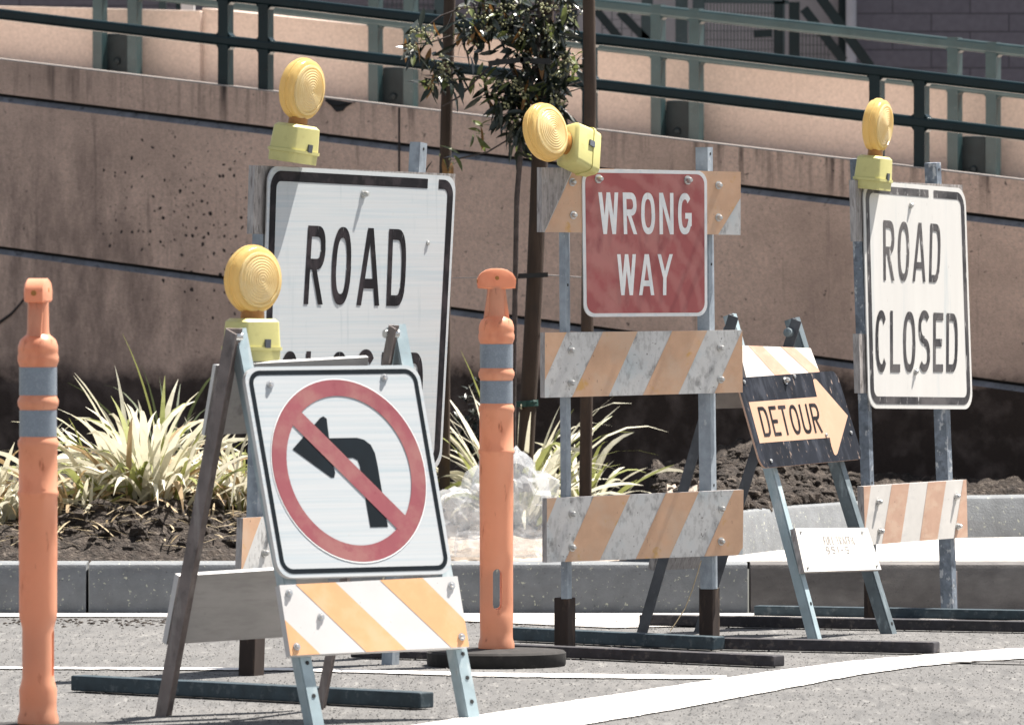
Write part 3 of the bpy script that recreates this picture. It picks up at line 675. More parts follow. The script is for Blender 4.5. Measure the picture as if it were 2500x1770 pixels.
# pavement behind the right-hand kerb and the planter kerb behind it
up_k = [(1640, 1372), (1720, 1364), (1790, 1357), (1900, 1343), (2060, 1330), (2200, 1319), (2350, 1313), (2600, 1309), (3400, 1306)]
UK = [G(x, y, KH) for x, y in up_k]
mb = MB(); fr = [Vector((p.x, YK + .168, KH)) for p in UK]
for i in range(len(UK) - 1):
    mb.flat([fr[i], fr[i + 1], Vector((UK[i + 1].x, UK[i + 1].y + .05, KH)), Vector((UK[i].x, UK[i].y + .05, KH))])
struct(mb, "pavement", A['walk'])
kerb_run(UK, KH, KH + .145, .16, "planter_kerb", A['kerb'])

# soil bed behind the kerbs, lumpy
WL0, WL1 = W(0, 660, 30.4), W(2500, 660, 28.2)      # line of the ramp wall on plan
def wall_y(x):
    u = (x - WL0.x) / (WL1.x - WL0.x); return WL0.y + (WL1.y - WL0.y) * u
def uk_y(x):
    for a, b in zip(UK, UK[1:]):
        if a.x <= x <= b.x: return a.y + (b.y - a.y) * (x - a.x) / (b.x - a.x) + .14, KH + .135
    return None
def front(x):
    if x >= UK[0].x and x <= UK[-1].x: return uk_y(x)
    return (YK + .165, KH - .012)
def soil_z(x, y):
    fy, fz = front(x); u = y - fy
    px = 1250 + x / y * F
    hump = .0
    if px < 1000: hump = .115 * math.exp(-((px - 330) / 260) ** 2) + .05
    if px > 1500: hump = .13 * math.exp(-((px - 1840) / 150) ** 2)
    z = fz + hump * min(1, max(0, (u - .0) / .5)) + (.075 if px < 1500 else .075 * max(0, 1 - (px - 1500) / 200)) * min(1, max(0, u - .3) / 2.2)
    n = noise.fractal(Vector((x * 5, y * 5, 1.3)), 1.0, 2.1, 5) * .045 + abs(noise.noise(Vector((x * 12, y * 12, 4)))) * .05
    if 1010 < px < 1400: n *= .35
    return z + n * min(1, .25 + u / .15)
mb = MB(); nx, ny = 340, 90; x0, x1 = -2.6, 2.7
for j in range(ny + 1):
    for i in range(nx + 1):
        x = x0 + (x1 - x0) * i / nx; fy, fz = front(x); wy = wall_y(x) + .05
        v = (j / ny) ** 1.6; y = fy + (wy - fy) * v
        mb.v.append(Vector((x, y, soil_z(x, y))))
for j in range(ny):
    for i in range(nx):
        a = j * (nx + 1) + i; mb.f.append([a, a + 1, a + nx + 2, a + nx + 1])
        cx = mb.v[a].x / mb.v[a].y * F + 1250
        mb.m.append(1 if (1020 + 25 * noise.noise(Vector((mb.v[a].y * 3, 0, 0))) < cx < 1700 and mb.v[a].y < 25.6 + .4 * noise.noise(mb.v[a] * 3)) else 0)
struct(mb, "soil", [A['soil'], A['sand']], smooth=True)

def clods(name, n, where, size, m, lbl=None):
    mb = MB()
    import bmesh
    bm = bmesh.new(); bmesh.ops.create_icosphere(bm, subdivisions=1, radius=1); bv = [v.co.copy() for v in bm.verts]; bf = [[v.index for v in f.verts] for f in bm.faces]; bm.free()
    for _ in range(n):
        p = where(); s = random.uniform(*size); k = Vector((random.uniform(.7, 1.4), random.uniform(.7, 1.4), random.uniform(.5, 1.0))); sd = random.random() * 50
        mb.add([p + Vector((v.x * k.x, v.y * k.y, v.z * k.z)) * s * (1 + .45 * noise.noise(v * 1.7 + Vector((sd, sd, 0)))) for v in bv], bf)
    o = mb.build(name, m); tag(o, kind='stuff'); return o
def soil_pt(pa, pb, dmin, dmax):
    px = random.uniform(pa, pb); d = random.uniform(dmin, dmax); x = (px - 1250) / F * d
    fy, _ = front(x); y = max(d, fy + .05); return Vector((x, y, soil_z(x, y)))
clods("soil_clods", 1300, lambda: soil_pt(1590, 2120, 24.4, 27.6) if random.random() < .85 else soil_pt(120, 700, 24.35, 25.2), (.010, .034), A['soil'])
clods("gutter_debris", 420, lambda: G(random.gauss(330, 260) if random.random() < .7 else random.uniform(900, 1600), 1512 + abs(random.gauss(0, 9))), (.0025, .0075), A['soil'])

def aggregate(name, n, size, m):
    mb = MB(); O = [(1, 0, 0), (0, 1, 0), (-1, 0, 0), (0, -1, 0), (0, 0, 1)]; Fc = [(0, 1, 4), (1, 2, 4), (2, 3, 4), (3, 0, 4)]
    for _ in range(n):
        y = random.uniform(1500, 1775); p = G(random.uniform(-30, 2530), y); s = random.uniform(*size); a = random.random() * 6.28; c, w = math.cos(a), math.sin(a)
        if p.y > YK - .02: continue
        mb.add([p + Vector(((x * c - z_ * w) * s * 1.1, (x * w + z_ * c) * s, k * s * random.uniform(.6, 1.1))) for x, z_, k in O], Fc)
    return tag(mb.build(name, m), kind='stuff')
aggregate("asphalt_grit", 7000, (.0018, .0038), A['grit_dark']); aggregate("asphalt_grit", 7000, (.0020, .0042), A['grit_pale'])

# ------------------------------------------------------------------ walls and ramp
def wall_pt(px, py, off=0.0, base=(WL0, WL1)):
    """point on a vertical plane through the wall line (pushed back by off)"""
    a, b = base; d = (b - a).normalized(); n = Vector((-d.y, d.x, 0)); n = n if n.y > 0 else -n
    pl = Plane(a + n * off, d, (0, 0, 1)); return pl.px(px, py)
WD = (WL1 - WL0).normalized(); WN = Vector((WD.y, -WD.x, 0)); WN = WN if WN.y < 0 else -WN     # towards the street
top = lambda px: 145 + (440 - 145) * px / 2500
g1 = lambda px: 229 + (535 - 229) * px / 2500
g2 = lambda px: 601 + (936 - 601) * px / 2500
wt = thing("ramp_wall", wall_pt(1250, 1100), "stained pinkish stucco ramp wall with two long grooves behind the signs", "wall")
ends = (-1500, 4000)
def strip(mb, prof_fn, mi_list):
    rows = [prof_fn(px) for px in ends]; k = len(rows[0]); b = len(mb.v)
    for r in rows: mb.v += r
    for j in range(k - 1): mb.f.append([b + j, b + k + j, b + k + j + 1, b + j + 1]); mb.m.append(mi_list[j])
def wprof(px):
    P = lambda py, o=0.0: wall_pt(px, py) - WN * o
    z = lambda v, dz: v + Vector((0, 0, dz))
    t = P(top(px)); a = P(g1(px)); b = P(g2(px)); bot = Vector((t.x, t.y, 0.1))
    gh = .034
    return [bot, z(b, -gh), z(b, -gh * .38) - WN * .016, z(b, -gh * .34) - WN * .05, b - WN * .05, b, z(a, -gh), z(a, -gh * .38) - WN * .016, z(a, -gh * .34) - WN * .05, a - WN * .05, a, z(t, -.003), t - WN * .003, z(t, -.003) - WN * .22, z(t, -.5) - WN * .22]
mb = MB(); strip(mb, wprof, [0, 1, 3, 3, 3, 0, 1, 3, 3, 3, 0, 2, 2, 0])
mb.build("wall_body", [A['wall'], A['groove'], A['wall_cap'], A['joint']], wt)  # groove slots reuse the dark joint colour as painted shade
for jx in (975,):
    mb = MB(); p0, p1 = wall_pt(jx, top(jx) + 3), wall_pt(jx, 1140)
    mb.beam(p0 + WN * .001, p1 + WN * .001, WD, .007, .006); mb.build("joint", A['joint'], wt)
mb = MB(); mb.tube([wall_pt(x, y) + WN * .004 for x, y in ((-80, 812), (0, 787), (30, 765), (50, 742), (64, 724))], [.006, .006, .005, .004, .002], 6); mb.build("crack", A['joint'], wt)
# torn flap of tar under the wall top
mb = MB(); q = [wall_pt(x, y) + WN * .004 for x, y in ((795, 241), (862, 252), (845, 262), (838, 271), (822, 274), (812, 262), (800, 252))]
mb.prism(q, WN, .004); mb.tube([wall_pt(x, y) + WN * .01 for x, y in ((797, 246), (812, 256), (828, 257), (848, 253), (862, 252))], .003, 6)
mb.build("tar_patch", A['tie'], wt)
# deck of the ramp between the two walls
DK = 3.3
mb = MB(); a, b = [wall_pt(px, top(px) + 78) for px in ends]
mb.flat([a - WN * .2, b - WN * .2, b - WN * DK, a - WN * DK]); struct(mb, "ramp_deck", A['deck'])
# rear wall: level left part, sloping right part
BP = lambda px, py, o=DK: wall_pt(px, py, o)
bw = thing("rear_wall", BP(1250, 600), "pale sunlit stucco wall at the far side of the ramp behind the railings", "wall")
def rear(pa, ya, pb, yb, name, off):
    mb = MB(); A0, B0 = BP(pa, ya, off), BP(pb, yb, off)
    lo = lambda p: Vector((p.x, p.y, .6))
    back = -WN * .22
    mb.hexa([lo(A0), lo(B0), lo(B0) + back, lo(A0) + back], [A0, B0, B0 + back, A0 + back]); return mb.build(name, A['wall_back'], bw, bevel=.006)
rear(-1500, -22, 488, 27, "wall_section", DK - .03)
rear(492, 20, 3900, 372, "wall_section", DK)

# ------------------------------------------------------------------ railings
def rail_set(root, lines, off, hgt, dep, m, posts, pw, pd, ends=(-900, 3300), plates=()):
    for fn in lines:
        mb = MB(); p = [wall_pt(px, fn(px), off) for px in ends]; q = Vector((0, 0, -hgt / 2))
        mb.beam(p[0] + q, p[1] + q, WN, dep, hgt); r_ = mb.build("rail", m, root, bevel=.012, smooth=True); r_.modifiers[0].segments = 4
    for (px, y0, y1) in posts:
        mb = MB(); a, b = wall_pt(px, y0, off), wall_pt(px, y1, off); b = Vector((a.x, a.y, b.z))
        mb.beam(a, b, WD, pw, pd * .98)
        for li, fn in enumerate(lines):      # weld fillets where the post meets the rails
            c = wall_pt(px, fn(px), off)
            for sg in (1, -1):
                sl = Vector((0, 0, WD.z)); dz = -.118 * sg * pw * .5
                for zz, k in ((-hgt, -.013),) + (((0, .013),) if li == len(lines) - 1 and a.z > c.z + .02 else ()):
                    e = c + WD * sg * (pw * .5 - .001) + Vector((0, 0, zz + dz))
                    if not (b.z < e.z <= a.z + .03): continue
                    mb.prism([e + WN * pd * .4, e + WD * sg * .013 + WN * pd * .4 + Vector((0, 0, -.0015 * sg)), e + Vector((0, 0, k)) + WN * pd * .4], WN, pd * .8)
        mb.build("post", m, root)
    for (pa, pb, y0, y1) in plates:
        mb = MB(); A_, B_ = wall_pt(pa, y0, off + .03), wall_pt(pb, y0, off + .03); zb = wall_pt(pa, y1, off + .03).z
        lo = lambda p: Vector((p.x, p.y, zb))
        # tapered channel bracket, narrower at its top, with a bolt
        mid = (A_ + B_) / 2
        mb.hexa([lo(A_), lo(B_), lo(B_) - WN * .05, lo(A_) - WN * .05], [A_.lerp(mid, .12), B_.lerp(mid, .12), B_.lerp(mid, .12) - WN * .05, A_.lerp(mid, .12) - WN * .05])
        pb_ = mb.build("bracket", A['black_box'], root, bevel=.01)
        mb = MB(); c = (A_ + B_) / 2; c.z = (A_.z + zb) / 2 + .02
        mb.lathe([(.018, 0), (.016, .008), (.008, .012)], c + WN * .002, WN, 12); mb.build("bolt", A['black_box'], pb_)
rn = thing("handrail", wall_pt(1250, 400, .24), "dark green pipe railing along the near edge of the ramp", "railing")
rA = lambda px: 202 - .1155 * (2500 - px); rB = lambda px: 22 + .1172 * px
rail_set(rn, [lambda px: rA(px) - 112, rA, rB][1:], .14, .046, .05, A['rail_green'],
         [(551, -140, 235), (649, -140, 245), (2141, 165, 430), (2250, 178, 440), (1338, 72, 330), (1440, 84, 340), (-250, -160, 140), (-160, -160, 150), (2950, 250, 540), (3060, 265, 550)], .046, .048)
rf = thing("handrail", wall_pt(1250, 400, DK - .3), "grey green pipe railing along the far edge of the ramp by the pale wall", "railing")
rC = lambda px: .1105 * (px - 1484); rD = lambda px: 214 - .112 * (2500 - px)
ptop = [(244, -60), (329, -60), (917, -60), (1003, -60), (1607, 12), (1700, 22), (2331, 92), (2425, 104), (3010, 165), (3110, 175)]
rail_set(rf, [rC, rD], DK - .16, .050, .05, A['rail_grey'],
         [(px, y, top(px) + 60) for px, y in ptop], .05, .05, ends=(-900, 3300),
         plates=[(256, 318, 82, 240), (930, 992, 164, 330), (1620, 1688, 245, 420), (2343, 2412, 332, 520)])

# ------------------------------------------------------------------ building, pipe, stair railing, gate mesh far behind
bd = thing("building", W(1800, 300, 38), "mauve painted block building in shade at the top right behind the railings", "building")
def vwall(pa, pb, d, z0, z1, thick, name, m, root):
    mb = MB(); a, b = W(pa, 660, d), W(pb, 660, d)
    f = lambda p, z, o=0: Vector((p.x, p.y + o, z))
    mb.hexa([f(a, z0), f(b, z0), f(b, z0, thick), f(a, z0, thick)], [f(a, z1), f(b, z1), f(b, z1, thick), f(a, z1, thick)]); return mb.build(name, m, root)
vwall(2092, 4200, 38.0, .3, 6.0, .3, "block_wall", A['block_wall'], bd)
vwall(1400, 2091, 38.3, .3, 6.0, .3, "plaster_wall", A['plaster'], bd)
vwall(-1500, 1399, 39.5, .3, 6.0, .3, "plaster_wall", A['block_wall'], bd)
mb = MB(); mb.tube([W(2078, -60, 37.9), W(2078, 240, 37.9)], .028, 12); mb.build("drainpipe", A['pipe'], bd, smooth=True)
mb = MB(); mb.beam(W(2056, -60, 38.25), W(2056, 240, 38.25), (1, 0, 0), .04, .06); mb.build("corner_post", A['rail_green'], bd)
sr = thing("stair_railing", W(1900, 200, 36.5), "teal steel stair railing with wire mesh panels below the block building", "railing")
def seg(x0, y0, x1, y1, wpx, m, name="rail", d=36.5, root=None, dep=.05):
    mb = MB(); a, b = W(x0, y0, d), W(x1, y1, d); ax = (b - a).normalized(); side = ax.cross(Vector((0, 1, 0)))
    mb.beam(a, b, side, wpx / F * d, dep); mb.build(name, m, root or sr)
seg(1962, 22, 2060, 150, 22, A['rail_green'], "stringer"); seg(2002, -6, 2125, 165, 24, A['rail_green'], "handrail_bar")
seg(1455, 25, 1510, 92, 20, A['rail_green'], "stringer"); seg(1512, 30, 1580, 100, 20, A['rail_green'], "stringer")
seg(1720, 3, 1925, 6, 10, A['rail_grey'], "rail"); seg(1939, 6, 1939, 160, 26, A['rail_green'], "post"); seg(1913, -10, 1913, 160, 6, A['rail_grey'], "post")
seg(1900, 5, 1900, 160, 22, A['rail_green'], "post"); seg(1664, -20, 1664, 150, 30, A['rail_grey'], "post"); seg(1706, -20, 1706, 150, 30, A['rail_grey'], "post"); seg(1580, -20, 1580, 110, 28, A['rail_grey'], "post")
seg(1885, 82, 1840, 84, 18, A['rail_green'], "latch")
seg(1398, -20, 1398, 60, 24, A['rail_green'], "post")
for (xa, xb, ya, yb, st) in ((1718, 1890, 4, 150, 8.3), (1950, 2030, 60, 150, 9), (1470, 1590, 20, 110, 24)):
    mb = MB(); x = xa
    while x < xb:
        yy = ya if xa != 1950 else max(ya, 6 + (x - 1960) * 1.3)
        mb.beam(W(x, yy, 36.55), W(x, yb, 36.55), (1, 0, 0), .0045, .004); x += st
    for k in range(7):
        y = ya + 28 + k * 22
        if y < yb: mb.beam(W(xa, y, 36.54), W(xb, y + 2, 36.54), (0, 0, 1), .003, .003)
    mb.build("wire_mesh", A['mesh_wire'], sr)
gt = thing("gate", W(990, 20, 36), "grey gate with wire mesh behind the railing left of the tree", "gate")
seg(935, 27, 1065, 32, 12, A['rail_grey'], "rail", 36, gt); seg(1000, -20, 1000, 40, 30, A['rail_grey'], "post", 36, gt); seg(1075, -20, 1075, 45, 30, A['rail_grey'], "post", 36, gt); seg(925, -20, 925, 40, 14, A['rail_grey'], "post", 36, gt)
mb = MB()
for k in range(12): mb.beam(W(935 + k * 11, -15, 36.02), W(935 + k * 11, 30, 36.02), (1, 0, 0), .0045, .004)
mb.beam(W(935, 10, 36.03), W(1065, 12, 36.03), (0, 0, 1), .004, .004); mb.build("wire_mesh", A['mesh_wire'], gt)
cb = thing("utility_post", W(430, 30, 35), "teal post with a white cap box above the left end of the rear wall", "post")
seg(397, -60, 397, 60, 18, A['rail_grey'], "post", 35, cb); seg(437, -60, 437, 60, 14, A['rail_green'], "post", 35, cb); seg(459, -10, 459, 60, 32, A['white_thing'], "box", 35, cb, .12)
# ------------------------------------------------------------------ folding A-frame barricades
def aframe_geom(fr_px, yaw, leg_w, spread, apex_z, d=None):
    FR = G(*fr_px); u = Vector((math.cos(R(yaw)), math.sin(R(yaw)), 0)); n = Vector((math.sin(R(yaw)), -math.cos(R(yaw)), 0))
    FL = FR - u * leg_w; RL = FL - n * spread; RR = FR - n * spread
    up = Vector((0, 0, apex_z))
    AL = (FL + RL) / 2 + up; AR = (FR + RR) / 2 + up
    return dict(FR=FR, FL=FL, RL=RL, RR=RR, AL=AL, AR=AR, u=u, n=n, front=Plane(FL, u, AL - FL), rear=Plane(RL, u, AL - RL))
def angle_leg(p_top, p_bot, u, inward, m, root, w=.032, t=.004, holes=(.12, .3, .62, .8), flip=1):
    """angle iron: one flange along the board direction u, one running back"""
    mb = MB(); ax = (p_bot - p_top).normalized(); b = ax.cross(u).normalized()
    if b.dot(inward) < 0: b = -b
    mb.beam(p_top + u * flip * w / 2, p_bot + u * flip * w / 2, u, w, t)
    mb.beam(p_top + b * (w / 2 + t / 2 + .0005), p_bot + b * (w / 2 + t / 2 + .0005), b, w, t)
    for h in holes:
        c = p_top.lerp(p_bot, h) + u * flip * w * .55
        mb.lathe([(.0055, 0), (.0055, .0012)], c - b * (t / 2 + .0005), -b, 10, mi=1)
    return mb.build("leg", [m, A['tie']], root)

# --- no left turn
g = aframe_geom((1152, 1757), 35, .545, .60, .985)
nlt = thing("folding_barricade", g['FL'].lerp(g['RR'], .5), "folding barricade carrying the no left turn sign with a red slashed ring", "barricade")
u, n = g['u'], g['n']
def on(pl, x, y): return pl.px(x, y)
pf, pr = g['front'], g['rear']
def leg_px(pl, x0, y0, x1, y1, off): return pl.px(x0, y0, off), pl.px(x1, y1, off)
off = -.026
a, b = leg_px(pf, 574, 802, 770, 1800, off); angle_leg(a, g['FL'].lerp(b, 1) if b.z > 0 else b, u, -n, A['leg_blue'], nlt, holes=(.82, .9))
a, b = leg_px(pf, 962, 792, 1143, 1752, off); angle_leg(a, b, u, -n, A['leg_blue'], nlt, w=.034, holes=(.84, .9, .96))
def rear_leg(x0, y0, x1, y1, m, w, root, G_, holes=(.08, .3, .48, .62, .75, .84, .93)):
    p0, p1 = G_['rear'].px(x0, y0, .0), G_['rear'].px(x1, y1, .0)
    return angle_leg(p0, p1, G_['u'], G_['n'], m, root, w=w, holes=holes)
rear_leg(552, 802, 378, 1752, A['leg_dark'], .048, nlt, g)
rear_leg(950, 794, 770, 1728, A['leg_dark'], .030, nlt, g)
for (x, y) in ((572, 822), (955, 815)):
    mb = MB(); p = pf.px(x, y, -.02); mb.lathe([(.011, -.02), (.011, .02)], p, u, 12); mb.build("hinge_bolt", A['bolt'], nlt, smooth=True)
q = Quad(pf, (593, 896), (1021, 891), (1107, 1400), (682, 1411))
SGW = [A['sheet_white'], A['sign_edge']]
panel(q, .040, .014, [A['sheet_new'], A['sign_edge']], nlt)
border(q, .010, .022, .036, A['ink_blue'], nlt)
def ring_poly(q, c, r0, r1, m, name, o, root, n=72):
    mb = MB()
    for k in range(n):
        a, b = 2 * math.pi * k / n, 2 * math.pi * (k + 1) / n
        P = lambda r, t: q(c[0] + r[0] * math.cos(t), c[1] + r[1] * math.sin(t), o)
        mb.flat([P(r0, a), P(r0, b), P(r1, b), P(r1, a)])
    return mb.build(name, m, root)
arrow = MB()
hd = [(.198, .605), (.385, .752), (.405, .760), (.422, .748), (.420, .715), (.412, .56), (.418, .49), (.408, .468), (.390, .468)]
arrow.flat([q(s, t, .0008) for s, t in hd])
sh = [(.4115, .655), (.575, .655), (.615, .645), (.648, .62), (.664, .58), (.667, .53), (.667, .229), (.565, .229), (.565, .52), (.558, .548), (.535, .56), (.4115, .56)]
arrow.flat([q(s, t, .0009) for s, t in sh])
arrow.build("arrow_symbol", A['ink_blue'], nlt)
ro = ring_poly(q, (.5, .5), (.434, .434), (.437, .440), A['letter_white'], "ring_outline", .0012, nlt)
ring_poly(q, (.5, .5), (.432, .434), (.350, .356), A['red_ring'], "prohibition_ring", .0014, nlt)
mb = MB(); c45 = math.cos(R(45)); hw = .036
P0, P1 = (.5 - .36 * c45, .5 + .365 * c45), (.5 + .36 * c45, .5 - .365 * c45)
mb.flat([q(P0[0] - hw * .7, P0[1] - hw, .0017), q(P0[0] + hw * .9, P0[1] + hw * .8, .0017), q(P1[0] + hw * .9, P1[1] + hw * .8, .0017), q(P1[0] - hw * .7, P1[1] - hw, .0017)])
mb.build("prohibition_slash", A['red_ring'], nlt)
bolts(q, [(.135, .915), (.79, .94)], nlt, rad=.008, ln=.009)
ql = Quad(pf, (682, 1428), (1117, 1406), (1145, 1578), (709, 1600))
board(ql, .020, nlt, "lower_board", [A['clean_white'], A['clean_orange'], A['clean_white'], A['bare_wood']],
      stripes=[(.09, .31, .42, .645), (.56, .80, .90, 1.12), (-.42, -.16, -.1, .165)])
bolts(ql, [(.045, .88), (.955, .87), (.965, .14), (.04, .12), (.20, .52)], nlt, rad=.008, ln=.008)
qr = Quad(pr, (437, 1406), (800, 1382), (800, 1546), (406, 1573), -.0)
board(Quad(pr, (437, 1406), (800, 1383), (800, 1548), (406, 1573), -.02), .020, nlt, "rear_board", [A['board_back'], A['board_back'], A['clean_white'], A['board_back']])
board(Quad(pr, (527, 893), (900, 872), (880, 1045), (499, 1063), -.018), .014, nlt, "rear_panel", [A['board_back'], A['board_back'], A['sign_edge'], A['board_back']])
cl = pf.px(618, 683, -.06)
warning_light(nlt, cl, (0.02, 0, 1), Vector((math.sin(R(45)), -math.cos(R(45)), .05)), "upright amber warning light at the left hinge", rad=.0875)

# --- detour
g = aframe_geom((2188, 1549), 63, .50, .62, .975)
g2d = g
det = thing("folding_barricade", g['FL'].lerp(g['RR'], .5), "folding barricade with the black and orange DETOUR arrow board", "barricade")
u, n, pf, pr = g['u'], g['n'], g['front'], g['rear']
a, b = pf.px(1787, 766, -.03), pf.px(1996, 1562, -.03); angle_leg(a, b, u, -n, A['leg_blue'], det, w=.028, holes=(.78, .89))
a, b = pf.px(1940, 775, -.03), pf.px(2182, 1562, -.03); angle_leg(a, b, u, -n, A['leg_teal'], det, w=.034, holes=(.95,))
for x0, y0, x1, y1 in ((1780, 768, 1552, 1556), (1934, 778, 1692, 1553)):
    p0, p1 = pr.px(x0, y0), pr.px(x1, y1)
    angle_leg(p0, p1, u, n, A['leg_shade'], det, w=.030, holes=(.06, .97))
for (x, y) in ((1786, 805), (1932, 812)):
    mb = MB(); p = pf.px(x, y, -.02); mb.lathe([(.014, -.012), (.014, .030), (.008, .034)], p, -u, 12); mb.build("hinge_bolt", A['leg_teal'], det, smooth=True)
BP_ = [A['pale_white'], A['pale_orange'], A['wood_end'], A['bare_wood']]
qb = Quad(pf, (1803, 843), (1979, 850), (2003, 910), (1821, 921), -.006)
board(Quad(pf, (1803, 843), (1979, 850), (2012, 938), (1828, 946), -.006), .018, det, "upper_board", BP_, stripes=[(.13, .33, .47, .70), (.58, .77, .97, 1.16)])
qd = Quad(pf, (1797, 923), (2042, 905), (2108, 1120), (1860, 1143), .004)
panel(qd, .035, .006, [A['detour_black'], A['pale_orange']], det)
pxs = lambda pts: [px_st(qd, Plane(qd(0, 0), u, g['AL'] - g['FL']), 1780 + x / 3.691, 740 + y / 3.691) for x, y in pts]
shaft = pxs([(175, 893), (790, 845), (905, 1212), (275, 1262)])
head = pxs([(755, 690), (770, 683), (785, 690), (1068, 1015), (975, 1355), (960, 1372), (945, 1362), (920, 1290), (905, 1212), (790, 845), (762, 730)])
mb = MB(); mb.flat([qd(s, t, .0008) for s, t in shaft]); mb.flat([qd(s, t, .0009) for s, t in head]); mb.build("arrow_symbol", A['detour_orange'], det)
tx = Quad(g['front'], *[(1780 + x / 3.691, 740 + y / 3.691) for x, y in ((250, 937), (785, 902), (843, 1165), (315, 1205))], .004)
lettering(tx, "DETOUR", A['ink'], det, o=.002, t=.115, gap=.19)
bolts(qd, [(.46, .93)], det, rad=.010); bolts(qd, [(.10, .07), (.70, .30), (.95, .30), (.06, .95), (.56, .97)], det, name="staple", rad=.005, ln=.006)
qw = Quad(pf, (1941, 1289), (2118, 1288), (2152, 1390), (1964, 1396), .0)
board(qw, .018, det, "lower_board", BP_)
tx = Quad(g['front'], (2008, 1309), (2083, 1309), (2090, 1328), (2013, 1329), .0); ST = mat('faint_stencil_ink', (0.27, 0.25, 0.235), 0.8, var=.3, layers=[((0.56, 0.54, 0.5), 60, (1, 1, 1), .46, .58, .9)])
lettering(tx, "FULL TRAFFIC", ST, det, o=.001, t=.14, gap=.2)
lettering(Quad(g['front'], (2014, 1333), (2070, 1333), (2075, 1350), (2019, 1351), .0), "951-5", ST, det, o=.001, t=.14, gap=.3)
bolts(qw, [(.06, .92), (.9, .9), (.95, .1), (.05, .1)], det, name="staple", rad=.004, ln=.004)

board(Quad(g2d['rear'], (1600, 1362), (1722, 1356), (1716, 1386), (1594, 1393), -.02), .018, det, "rear_board", [A['wood_end'], A['wood_end'], A['wood_end'], A['wood_end']])
board(Quad(g2d['rear'], (1757, 860), (1905, 852), (1868, 994), (1718, 999), -.02), .018, det, "rear_panel", [A['board_back'], A['board_back'], A['wood_end'], A['board_back']])
# ------------------------------------------------------------------ upright (type three) barricades
def upright(pl, x0, y0, x1, y1, m, root, w=.05, dep=.05, off=-.03, name="upright_post", label=None):
    """square perforated tube from a top pixel to a bottom pixel on the barricade plane"""
    mb = MB(); a, b = pl.px(x0, y0, off - dep / 2), pl.px(x1, y1, off - dep / 2)
    su = Vector((math.cos(R(63)), math.sin(R(63)), 0)); sn = Vector((su.y, -su.x, 0))      # the tubes stand turned towards the sun
    mb.beam(a, b, su, w, dep)
    L = (b - a).length; k = max(1, int(L / .30))
    for i in range(k):
        c = a.lerp(b, (i + .06) / k); mb.lathe([(.0045, 0), (.0045, .001)], c + sn * (dep / 2), sn, 8, mi=1)
    p = mb.build(name, [m, A['tie']], root)
    if label: p["label"] = label
    return p
def skid(x0, y0, x1, y1, hpx, m, root, w=.055):
    """steel runner lying on the road between two pixels of its lower front edge"""
    a, b = G(x0, y0), G(x1, y1); d = (b - a).normalized(); s = Vector((-d.y, d.x, 0)); s = s if s.y > 0 else -s
    h = hpx / F * (a.y + b.y) / 2; up = Vector((0, 0, 1)); mb = MB(); t = .006
    lift = Vector((0, 0, .004))
    mb.beam(a + s * w / 2 + lift + up * h / 2, b + s * w / 2 + lift + up * h / 2, s, w, h)
    return mb.build("foot_runner", m, root, bevel=.004)
def vplane(px, py, yaw):
    u = Vector((math.cos(R(yaw)), math.sin(R(yaw)), 0)); return Plane(G(px, py), u, (0, 0, 1))

SU = Vector((math.cos(R(63)), math.sin(R(63)), 0))
# --- left ROAD CLOSED
pl = vplane(613, 1652, 56)
rc = thing("barricade", G(780, 1670), "large white ROAD CLOSED barricade half hidden behind the no left turn sign", "barricade", None)
upright(pl, 641, 420, 616, 1600, A['metal'], rc, w=.040, dep=.034)
upright(pl, 1022, 349, 952, 1630, A['metal'], rc, w=.042, dep=.034)
mb = MB(); a, b = pl.px(621, 1400, -.05), pl.px(613, 1655, -.05); mb.beam(a, b, SU, .060, .050); mb.build("timber_sleeve", A['sleeve'], rc, bevel=.003)
skid(172, 1689, 1025, 1733, 38, A['skid_teal'], rc); skid(855, 1608, 1330, 1618, 18, A['skid'], rc)
WB = [A['board_white'], A['board_orange'], A['wood_end'], A['bare_wood']]
board(Quad(pl, (622, 404), (1112, 425), (1104, 585), (617, 571), -.004), .020, rc, "rail_board", [A['bare_wood'], A['board_orange'], A['wood_end'], A['bare_wood']])
board(Quad(pl, (593, 1264), (1030, 1240), (1026, 1378), (588, 1400), .0), .02, rc, "rail_board", WB, stripes=[(-.1, .10, -.2, .0), (.30, .46, .2, .36), (.62, .78, .52, .68)])
q = Quad(pl, (655, 405), (1114, 431), (1077, 1143), (632, 1185), .012)
panel(q, .045, .004, SGW, rc)
border(q, .012, .040, .048, A['ink'], rc, gaps=[('top', .845, .905)])
lettering(Quad(pl, (752, 551), (993, 561), (987, 748), (741, 743), .012), "ROAD", A['ink'], rc, gap=.24, t=.14)
lettering(Quad(pl, (684, 857), (1035, 861), (1026, 1050), (672, 1050), .012), "CLOSED", A['ink'], rc, gap=.20, t=.14)
bolts(q, [(.50, .925)], rc, rad=.010, ln=.018); bolts(q, [(.86, .77)], rc, name="rivet", rad=.006, ln=.005)
bolts(Quad(pl, (593, 1264), (1030, 1240), (1026, 1378), (588, 1400), .0), [(.12, .35), (.15, .78)], rc)
f3 = Vector((math.sin(R(57)), -math.cos(R(57)), .06))
warning_light(rc, pl.px(738, 219, .045), (.14, 0, 1), f3, "amber warning light on the top left corner", rad=.0885)

